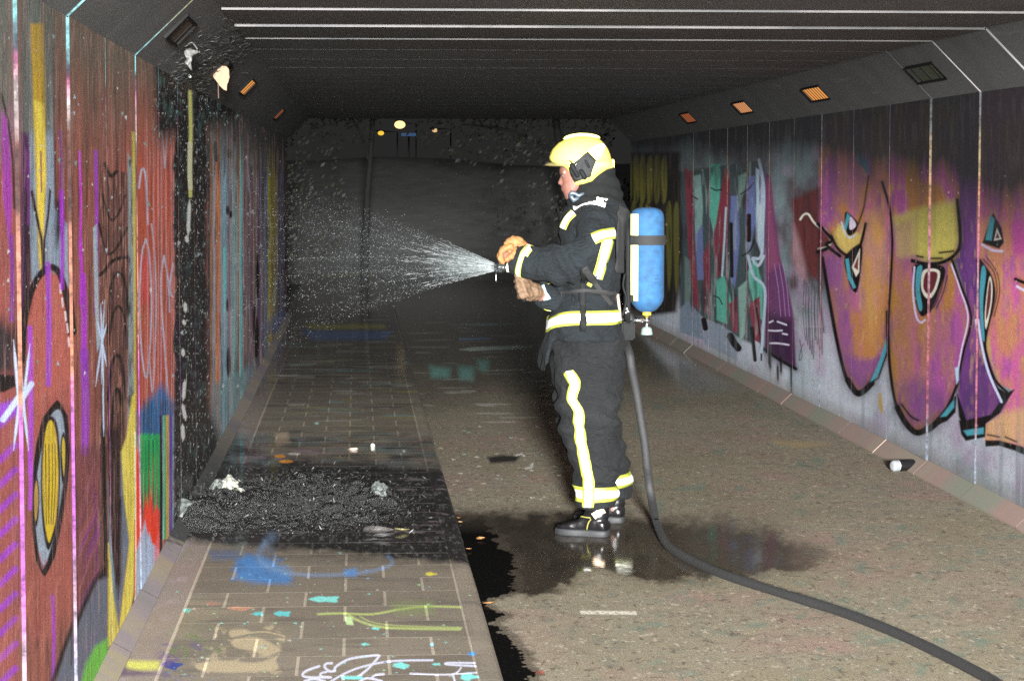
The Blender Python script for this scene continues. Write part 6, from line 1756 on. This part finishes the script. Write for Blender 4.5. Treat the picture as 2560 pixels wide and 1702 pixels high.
def g2(i):
    while True:
        x = random.gauss(-.3, .30); y = random.gauss(11.2, .55)
        if -.79 < x < .36 and 10.1 < y < 12.9 and mnoise.noise(Vector((x * 4, y * 3, 2))) > -.25 - .4 * (x < 0): break
    p = Vector((x, y, ZS + random.uniform(.015, .05) + .12 * math.exp(-((x + .72) / .11) ** 2 - ((y - 10.75) / .34) ** 2)))
    nn = Vector((random.gauss(0, .5), random.gauss(-.5, .5), 1)).normalized(); t = nn.orthogonal().normalized(); t.rotate(Matrix.Rotation(random.uniform(0, 6.28), 3, nn)); b = nn.cross(t)
    k = random.random()
    return p, t, b, nn, .002 + .014 * random.random() ** 4, random.uniform(.001, .004), 0 if k < .86 else 1 if k < .965 else 2
f = flakes('charred_bits', 6500, g2, M_fl, parent=heap)
f.parent = heap; f.matrix_parent_inverse = Matrix.Translation(heap.location).inverted()
bm = bmesh.new()
for k in range(110):
    while True:
        x = random.gauss(-.35, .28); y = random.gauss(11.2, .5)
        if -.77 < x < .3 and 10.2 < y < 12.6: break
    r0 = .008 + .034 * random.random() ** 3
    res = bmesh.ops.create_icosphere(bm, subdivisions=2, radius=1)
    sd = random.uniform(0, 99); sx, sy = random.uniform(.7, 1.6), random.uniform(.7, 1.6)
    for v in res['verts']:
        n = v.co.normalized(); q_ = r0 * (1 + .5 * mnoise.noise(n * 1.6 + Vector((sd, 0, 0))) + .3 * mnoise.noise(n * 4 + Vector((0, sd, 0))))
        v.co = Vector((x + n.x * q_ * sx, y + n.y * q_ * sy, ZS + .014 + n.z * q_ * .8 + r0 * .3))
o = tag(link('charred_lumps', bm, m, heap, True), kind='stuff')
def lump(label, px, py, r, m, seed, flat=.6):
    p = UZ(px, py, ZS + .02)
    bm = bmesh.new(); bmesh.ops.create_icosphere(bm, subdivisions=3, radius=1)
    for v in bm.verts:
        n = v.co.normalized()
        k = 1 + .35 * mnoise.noise(n * 1.7 + Vector((seed, 0, 0))) + .25 * mnoise.noise(n * 4 + Vector((seed, 3, 0)))
        v.co = Vector((p.x + n.x * r[0] * k, p.y + n.y * r[1] * k, p.z + n.z * r[2] * k))
    return tag(link('ash_lump', bm, m, None, False), label, 'ash lump', 'pale ash lumps in the burnt heap')
M_ash = mat('pale_ash', (.24, .24, .20), .9, var=.6, scale=45, bump=.8, bscale=90)
M_ash2 = mat('grey_green_ash', (.075, .085, .078), .9, var=.7, scale=60, bump=.8, bscale=90)
lump('larger cream white ash lump near the wall side of the burnt heap', 575, 1218, (.045, .07, .055), M_ash, 1)
lump('grey ash lump touching the cream one, on its wall side', 546, 1218, (.04, .06, .04), M_ash2, 4)
lump('broken cream ash crumb at the foot of the larger cream lump', 598, 1232, (.03, .04, .025), M_ash, 7)
lump('grey green ash clump alone towards the kerb', 950, 1228, (.045, .08, .05), M_ash2, 9)
lump('tall grey green ash mound against the foot of the wall', 478, 1290, (.08, .13, .075), M_ash2, 12)
# scraps and leaves
def leaf(label, px, py, z, size, rot, col, cat='leaf', name='fallen_leaf', curl=.3, grp='fallen leaves along the kerb'):
    p = UZ(px, py, z)
    bm = bmesh.new()
    n = 8; mid = []
    L1, L2 = [], []
    for k in range(n + 1):
        t = k / n; wdt = size * .33 * math.sin(math.pi * min(1, t ** .8)) + .0006
        x = size * (t - .5); zc = .006 + curl * size * abs(t - .5) ** 1.5
        L1.append(bm.verts.new((x, wdt, zc + wdt * .4))); mid.append(bm.verts.new((x, 0, zc))); L2.append(bm.verts.new((x, -wdt, zc + wdt * .3)))
    for k in range(n):
        bm.faces.new((mid[k], mid[k + 1], L1[k + 1], L1[k])); bm.faces.new((L2[k], L2[k + 1], mid[k + 1], mid[k]))
    bmesh.ops.solidify(bm, geom=bm.faces[:], thickness=.0012)
    o = link(name, bm, mat(name + '_colour', col, .6, var=.3, scale=60), None, True)
    o.location = p; o.rotation_euler = (rad(random.uniform(-15, 15)), rad(random.uniform(-10, 10)), rot)
    return tag(o, label, cat, grp)
OR = (.30, .15, .05)
leaf('orange brown leaf lying in the black gutter nearest the camera', 1224, 1512, .0, .05, .2, OR)
leaf('small orange leaf hugging the kerb beside the burnt pavement', 1146, 1298, .0, .035, 1.2, OR)
leaf('cream orange leaf fragment just below the small kerb leaf', 1150, 1308, .0, .028, .5, (.34, .22, .1))
leaf('orange leaf in the wet gutter, a hand away from the kerb', 1202, 1350, .0, .045, .3, OR)
leaf('orange leaf at the kerb foot where the burn stain ends', 1172, 1376, .0, .045, .9, OR)
leaf('yellow green scorched leaf at the front edge of the burnt heap', 1006, 1330, ZS, .09, .6, (.16, .14, .05), grp='scorched scraps at the heap edge')
leaf('long grey scorched leaf beside the yellow green one', 945, 1336, ZS, .15, .15, (.07, .065, .06), grp='scorched scraps at the heap edge')
leaf('flat grey leaf shred on wet tiles under the long grey leaf', 960, 1346, ZS, .12, -.3, (.05, .048, .047), grp='scorched scraps at the heap edge')
def pebble(label, px, py, z, r, col, flat=.5):
    p = UZ(px, py, z)
    bm = bmesh.new(); bmesh.ops.create_icosphere(bm, subdivisions=2, radius=1)
    for v in bm.verts:
        n = v.co.normalized(); k = r * (1 + .25 * mnoise.noise(n * 2 + Vector((px, py, 0))))
        v.co = Vector((p.x + n.x * k, p.y + n.y * k, p.z + (n.z + .8) * k * flat))
    return tag(link('paint_chip', bm, mat('chip_colour', col, .7, var=.15), None, True), label, 'paint chip', 'pale chips behind the burnt heap')
pebble('round cream white chip on the pavement behind the burnt heap', 932, 1117, ZS, .014, (.5, .48, .4), .9)
pebble('flat pinkish chip left of the round white chip', 884, 1124, ZS, .026, (.4, .31, .26), .3)

# ------------------------------------------------------------------ spray can by the foot of the right wall
cp = UZ(2258, 1186, .0)
can = tag(empty('spray_can', (0, 0, 0)), 'black spray can with white cap lying by the foot of the wall', 'spray can')
dirc = Vector((.93, .367, 0)).normalized()
c0 = Vector((U(2233, 1169, 12.95).x, 12.95, .0335)) 
def canpart(name, prof, m, par=can, n=24):
    bm = bmesh.new()
    tube(bm, [c0 + dirc * s for s, r in prof], [r for s, r in prof], n)
    return link(name, bm, m, par, True)
canpart('can_body', [(.029, .029), (.033, .0325), (.039, .0332), (.128, .0332), (.133, .0325), (.136, .031), (.138, .024)], mat('black_can_paint', (.004, .004, .0045), .35, var=.1))
canpart('cap', [(-.010, .012), (-.008, .024), (-.002, .030), (.004, .032), (.026, .0325), (.029, .031)], mat('white_cap', (.17, .18, .185), .45, var=.03))
canpart('cap_ring', [(.0285, .0318), (.033, .0318)], mat('grey_ring', (.3, .3, .3), .4, var=.1))
for a in (.2, .5, .9):
    up = Vector((0, 0, 1)); sd = dirc.cross(up)
    q_ = c0 + dirc * .043 + (up * math.sin(a) - sd * -math.cos(a) * -1) * .0334
    bm = bmesh.new(); ellipsoid(bm, q_, (.003, .003, .003), seg=8); link('print_mark', bm, mat('pale_print', (.25, .24, .16), .5, var=0), can)

# ------------------------------------------------------------------ water from the nozzle
NZ = A.copy()
TG = Vector((-.78, 14.3, 1.27))
axw = (TG - NZ); DW = axw.length; axw.normalize()
s1 = axw.cross(Vector((0, 0, 1))).normalized(); s2 = s1.cross(axw).normalized()
M_water = bpy.data.materials.new('spray_water')
nt, nd, lk, bs = nodes_of(M_water)
bs.inputs['Base Color'].default_value = (.44, .47, .475, 1); bs.inputs['Roughness'].default_value = .3
bs.inputs['Subsurface Weight'].default_value = 0
M_mist = bpy.data.materials.new('spray_film')
nt, nd, lk, bs = nodes_of(M_mist)
geo = N(nt, 'ShaderNodeNewGeometry')
bs.inputs['Base Color'].default_value = (.42, .5, .5, 1); bs.inputs['Roughness'].default_value = .4
vsub = N(nt, 'ShaderNodeVectorMath'); vsub.operation = 'DISTANCE'; lk.new(geo.outputs['Position'], vsub.inputs[0]); vsub.inputs[1].default_value = NZ
dd = math_node(nt, 'ADD', math_node(nt, 'MAXIMUM', math_node(nt, 'MULTIPLY_ADD', vsub.outputs['Value'], -1.05, .62), 0.0), math_node(nt, 'MULTIPLY_ADD', vsub.outputs['Value'], -.030, .055))
nn_ = noise_tex(nt, geo.outputs['Position'], 30, 4, .7)
al = math_node(nt, 'MULTIPLY', math_node(nt, 'MAXIMUM', dd, 0.0), math_node(nt, 'MULTIPLY', nn_, .75))
lk.new(al, bs.inputs['Alpha'])
spray = tag(empty('water_spray', NZ), 'cone of water spray fanning from the nozzle towards the burnt wall', 'water spray', kind='stuff')
bm = bmesh.new()
HA = .150                                    # half angle of the cone
def cone_pt(s, a, f):
    r = (.018 + s * HA * f)
    dz = -.012 * s * s + .004 * s
    return NZ + axw * s + s1 * (r * math.cos(a)) + s2 * (r * math.sin(a)) + Vector((0, 0, dz))
loft(bm, [[cone_pt(s, a, .95) for a in np.linspace(0, 2 * math.pi, 25)[:-1]] for s in (0, .08, .16, .26, .36, .48, .62, .9, 1.3, 1.8, 2.4)], 0, False)
o = link('spray_film', bm, M_mist, spray, True); tag(o, kind='stuff')
verts, faces = [], []
def drop(p, d, ln, r):
    d = d.normalized(); a = d.orthogonal().normalized(); b = d.cross(a)
    i = len(verts)
    verts.extend([p - d * ln, p + a * r, p - a * .5 * r + b * .87 * r, p - a * .5 * r - b * .87 * r, p + d * ln])
    faces.extend([(i, i + 2, i + 1), (i, i + 3, i + 2), (i, i + 1, i + 3), (i + 4, i + 1, i + 2), (i + 4, i + 2, i + 3), (i + 4, i + 3, i + 1)])
rw = random.Random(5)
streams = [(rw.uniform(0, 2 * math.pi), (rw.uniform(.86, 1.03) if rw.random() < .6 else rw.random() ** .7)) for _ in range(90)]
n_d = 0
while n_d < 9000:
    s = 3.3 * rw.random() ** 1.05
    if rw.random() < .74:
        a, f = streams[rw.randrange(90)]; a += rw.gauss(0, .02 + .01 * s); f *= 1 + rw.gauss(0, .02 + .012 * s)
    else:
        a, f = rw.uniform(0, 2 * math.pi), math.sqrt(rw.random()) * 1.02
    if f > 1.12: continue
    p = cone_pt(s, a, f)
    q_ = cone_pt(s + .02, a, f)
    if p.x < XL + .03 + .3 * rw.random(): continue
    big = rw.random() ** 5
    sz = .00052 + .0010 * big + .00003 * s
    ln = sz * rw.uniform(1.5, 8) + (.02 * max(0, .7 - s))
    drop(p, q_ - p, ln, sz)
    n_d += 1
for k in range(420):                         # unbroken filaments near the mouth
    a, f = streams[k % 90]; a += rw.gauss(0, .03); f *= 1 + rw.gauss(0, .03)
    s = rw.random() ** 1.5 * .8
    p = cone_pt(s, a, min(f, 1.02)); drop(p, cone_pt(s + .02, a, min(f, 1.02)) - p, rw.uniform(.02, .07), rw.uniform(.0006, .0014))
for k in range(90):                         # loose drops off the cone
    s = rw.uniform(1, 3.8); a = rw.uniform(0, 6.28); p = cone_pt(s, a, rw.uniform(1.0, 1.25)) 
    if p.x > XL + .03 and p.z > .1: drop(p, axw, rw.uniform(.003, .008), rw.uniform(.001, .0018))
me = bpy.data.meshes.new('droplets'); me.from_pydata(verts, [], faces); me.update()
o = link('droplets', me, M_water, spray); tag(o, kind='stuff')

# ------------------------------------------------------------------ beyond the tunnel
M_bank = mat('rough_night_grass', (.23, .23, .225), .95, var=.2, scale=2.5, bump=.6, bscale=30)
bm = bmesh.new()
nx_, ny_ = 60, 16
gv = {}
for i in range(nx_ + 1):
    for j in range(ny_ + 1):
        x = -40 + 90 * i / nx_; t = j / ny_; y = 37 + 16 * t
        gv[i, j] = bm.verts.new((x, y, -.05 + 2.1 * (t * t * (3 - 2 * t)) + .35 * t * mnoise.noise(Vector((x * .3, y * .3, 0)))))
for i in range(nx_):
    for j in range(ny_): bm.faces.new((gv[i, j], gv[i + 1, j], gv[i + 1, j + 1], gv[i, j + 1]))
tag(link('hill', bm, M_bank, None, True), kind='structure')
def leafcloud(bm, c, r, n, size, seed, mi=2):
    rr = random.Random(seed)
    for _ in range(n):
        while True:
            v = Vector((rr.uniform(-1, 1), rr.uniform(-1, 1), rr.uniform(-1, 1)))
            if v.length < 1 and mnoise.noise(v * 2.2 + Vector((seed, 0, 0))) > -.12: break
        p = Vector((c[0] + v.x * r[0], c[1] + v.y * r[1], c[2] + v.z * r[2]))
        nn = Vector((rr.gauss(0, 1), rr.gauss(-.4, 1), rr.gauss(.3, 1))).normalized(); t = nn.orthogonal().normalized(); b = nn.cross(t)
        s = size * rr.uniform(.6, 1.3)
        f = bm.faces.new([bm.verts.new(p + q_) for q_ in (t * s, b * s * .5, -t * s, -b * s * .5)]); f.material_index = rr.randrange(mi)
M_lf = [mat('night_leaf_olive', (.022, .023, .013), .85, var=.4, scale=5), mat('night_leaf_grey', (.030, .031, .029), .7, var=.4, scale=5)]
M_bark = mat('grey_bark', (.013, .013, .0125), .9, var=.3, scale=12)
def plant(name, label, cat, base, crowns, trunk, seed, grp, size=.05):
    t = tag(empty(name, base), label, cat, grp)
    bm = bmesh.new()
    for k, (c, r, n) in enumerate(crowns): leafcloud(bm, c, r, n, size, seed + k)
    link('crown', bm, M_lf, t)
    if trunk:
        bm = bmesh.new()
        for pts, r0, r1 in trunk:
            pts = crom(pts, 3); tube(bm, pts, [r0 + (r1 - r0) * i / (len(pts) - 1) for i in range(len(pts))], 8)
        link('trunk', bm, M_bark, t, True)
    return t
plant('bush', 'olive bush just past the far mouth on the burnt side', 'bush', (-1.2, 30.5, 0), [((-1.4, 30.5, 1.1), (1.0, .8, 1.1), 900), ((-.65, 31, 1.4), (.6, .6, .9), 450)], [([(-1.2, 30.5, -.1), (-1.1, 30.6, .8), (-.9, 30.8, 1.7)], .04, .015)], 31, 'bushes past the far mouth', .034)
plant('bush', 'sparse bush behind the face and helmet of the person', 'bush', (3.1, 33, 0), [((2.7, 33, 1.5), (1.0, .8, .85), 420), ((3.5, 33.4, .9), (.8, .8, .9), 700)], [([(3.1, 33, -.1), (3.0, 33, .7), (2.8, 33, 1.4)], .04, .015)], 57, 'bushes past the far mouth', .04)
plant('tree', 'slender pale tree with hanging leaves left of the street lamps', 'tree', (.1, 36, 0), [((-.5, 36, 2.5), (.9, .9, .5), 420), ((-.1, 36.4, 2.9), (.6, .8, .5), 260)], [([(.1, 36, -.1), (.16, 36, 1.4), (.22, 36, 2.1), (.3, 36, 3.4)], .06, .03), ([(.2, 36, 1.9), (.05, 36, 2.4), (-.3, 36, 2.9)], .03, .012)], 73, 'trees past the far mouth', .04)
plant('tree', 'leafy tree whose low twigs hang right of the street lamps', 'tree', (3.4, 36, 0), [((1.8, 35.5, 2.3), (1.1, .8, .42), 480), ((3.0, 36, 2.5), (1.2, .9, .6), 700)], [([(3.4, 36, -.1), (3.3, 36, 1.3), (3.1, 36, 2.4), (3.0, 36, 3.6)], .09, .04), ([(3.2, 36, 2.0), (2.4, 35.7, 2.4), (1.6, 35.5, 2.5)], .035, .012)], 91, 'trees past the far mouth', .04)
M_pole = mat('grey_pole', (.05, .05, .05), .8, var=.2)
def street_lamp(px, py, y, r, label, col, e):
    p = U(px, py, y)
    t = tag(empty('street_lamp', (p.x, p.y, 0)), label, 'street lamp', 'distant lit street lamps')
    bm = bmesh.new(); tube(bm, [(p.x + .5, p.y + .3, 0), (p.x + .5, p.y + .3, p.z + .05), (p.x + .1, p.y + .1, p.z + .06)], .022, 8); link('pole', bm, M_pole, t, True)
    bm = bmesh.new(); tube(bm, [(p.x + .12, p.y, p.z + r * .9), (p.x, p.y, p.z + r * .95), (p.x - .14, p.y, p.z + r * .9)], [(.02, .02), (.04, .02), (.02, .02)], 8); link('hood', bm, M_pole, t, True)
    bm = bmesh.new(); ellipsoid(bm, p - Vector((0, .4, 0)), (r * 1.1, r, r * .8), seg=12); link('bulb', bm, mat('lit_bulb', col, .4, var=0, emit=col, estr=e), t, True)
street_lamp(999, 313, 70, .15, 'largest and highest lit street lamp beyond the far mouth', (1, .70, .32), 1.6)
street_lamp(952, 334, 70, .085, 'small yellow street lamp, lowest of the three', (1, .62, .06), 1.0)
street_lamp(1086, 327, 70, .075, 'small dim amber street lamp at the other side of the blue sign', (1, .62, .30), .8)
p = U(1022, 337, 70)
sg = tag(empty('blue_sign', (p.x, p.y, 0)), 'small dim blue sign under the largest street lamp', 'sign')
bm = bmesh.new(); box(bm, p + Vector((-.22, -.02, -.045)), p + Vector((.22, .02, .045))); link('panel', bm, mat('dim_blue_panel', (.05, .10, .22), .5, var=.1, emit=(.05, .12, .26), estr=.6), sg)
bm = bmesh.new(); tube(bm, [(p.x, p.y + .05, 2.0), (p.x, p.y + .05, p.z + .04)], .03, 8); link('post', bm, M_pole, sg)
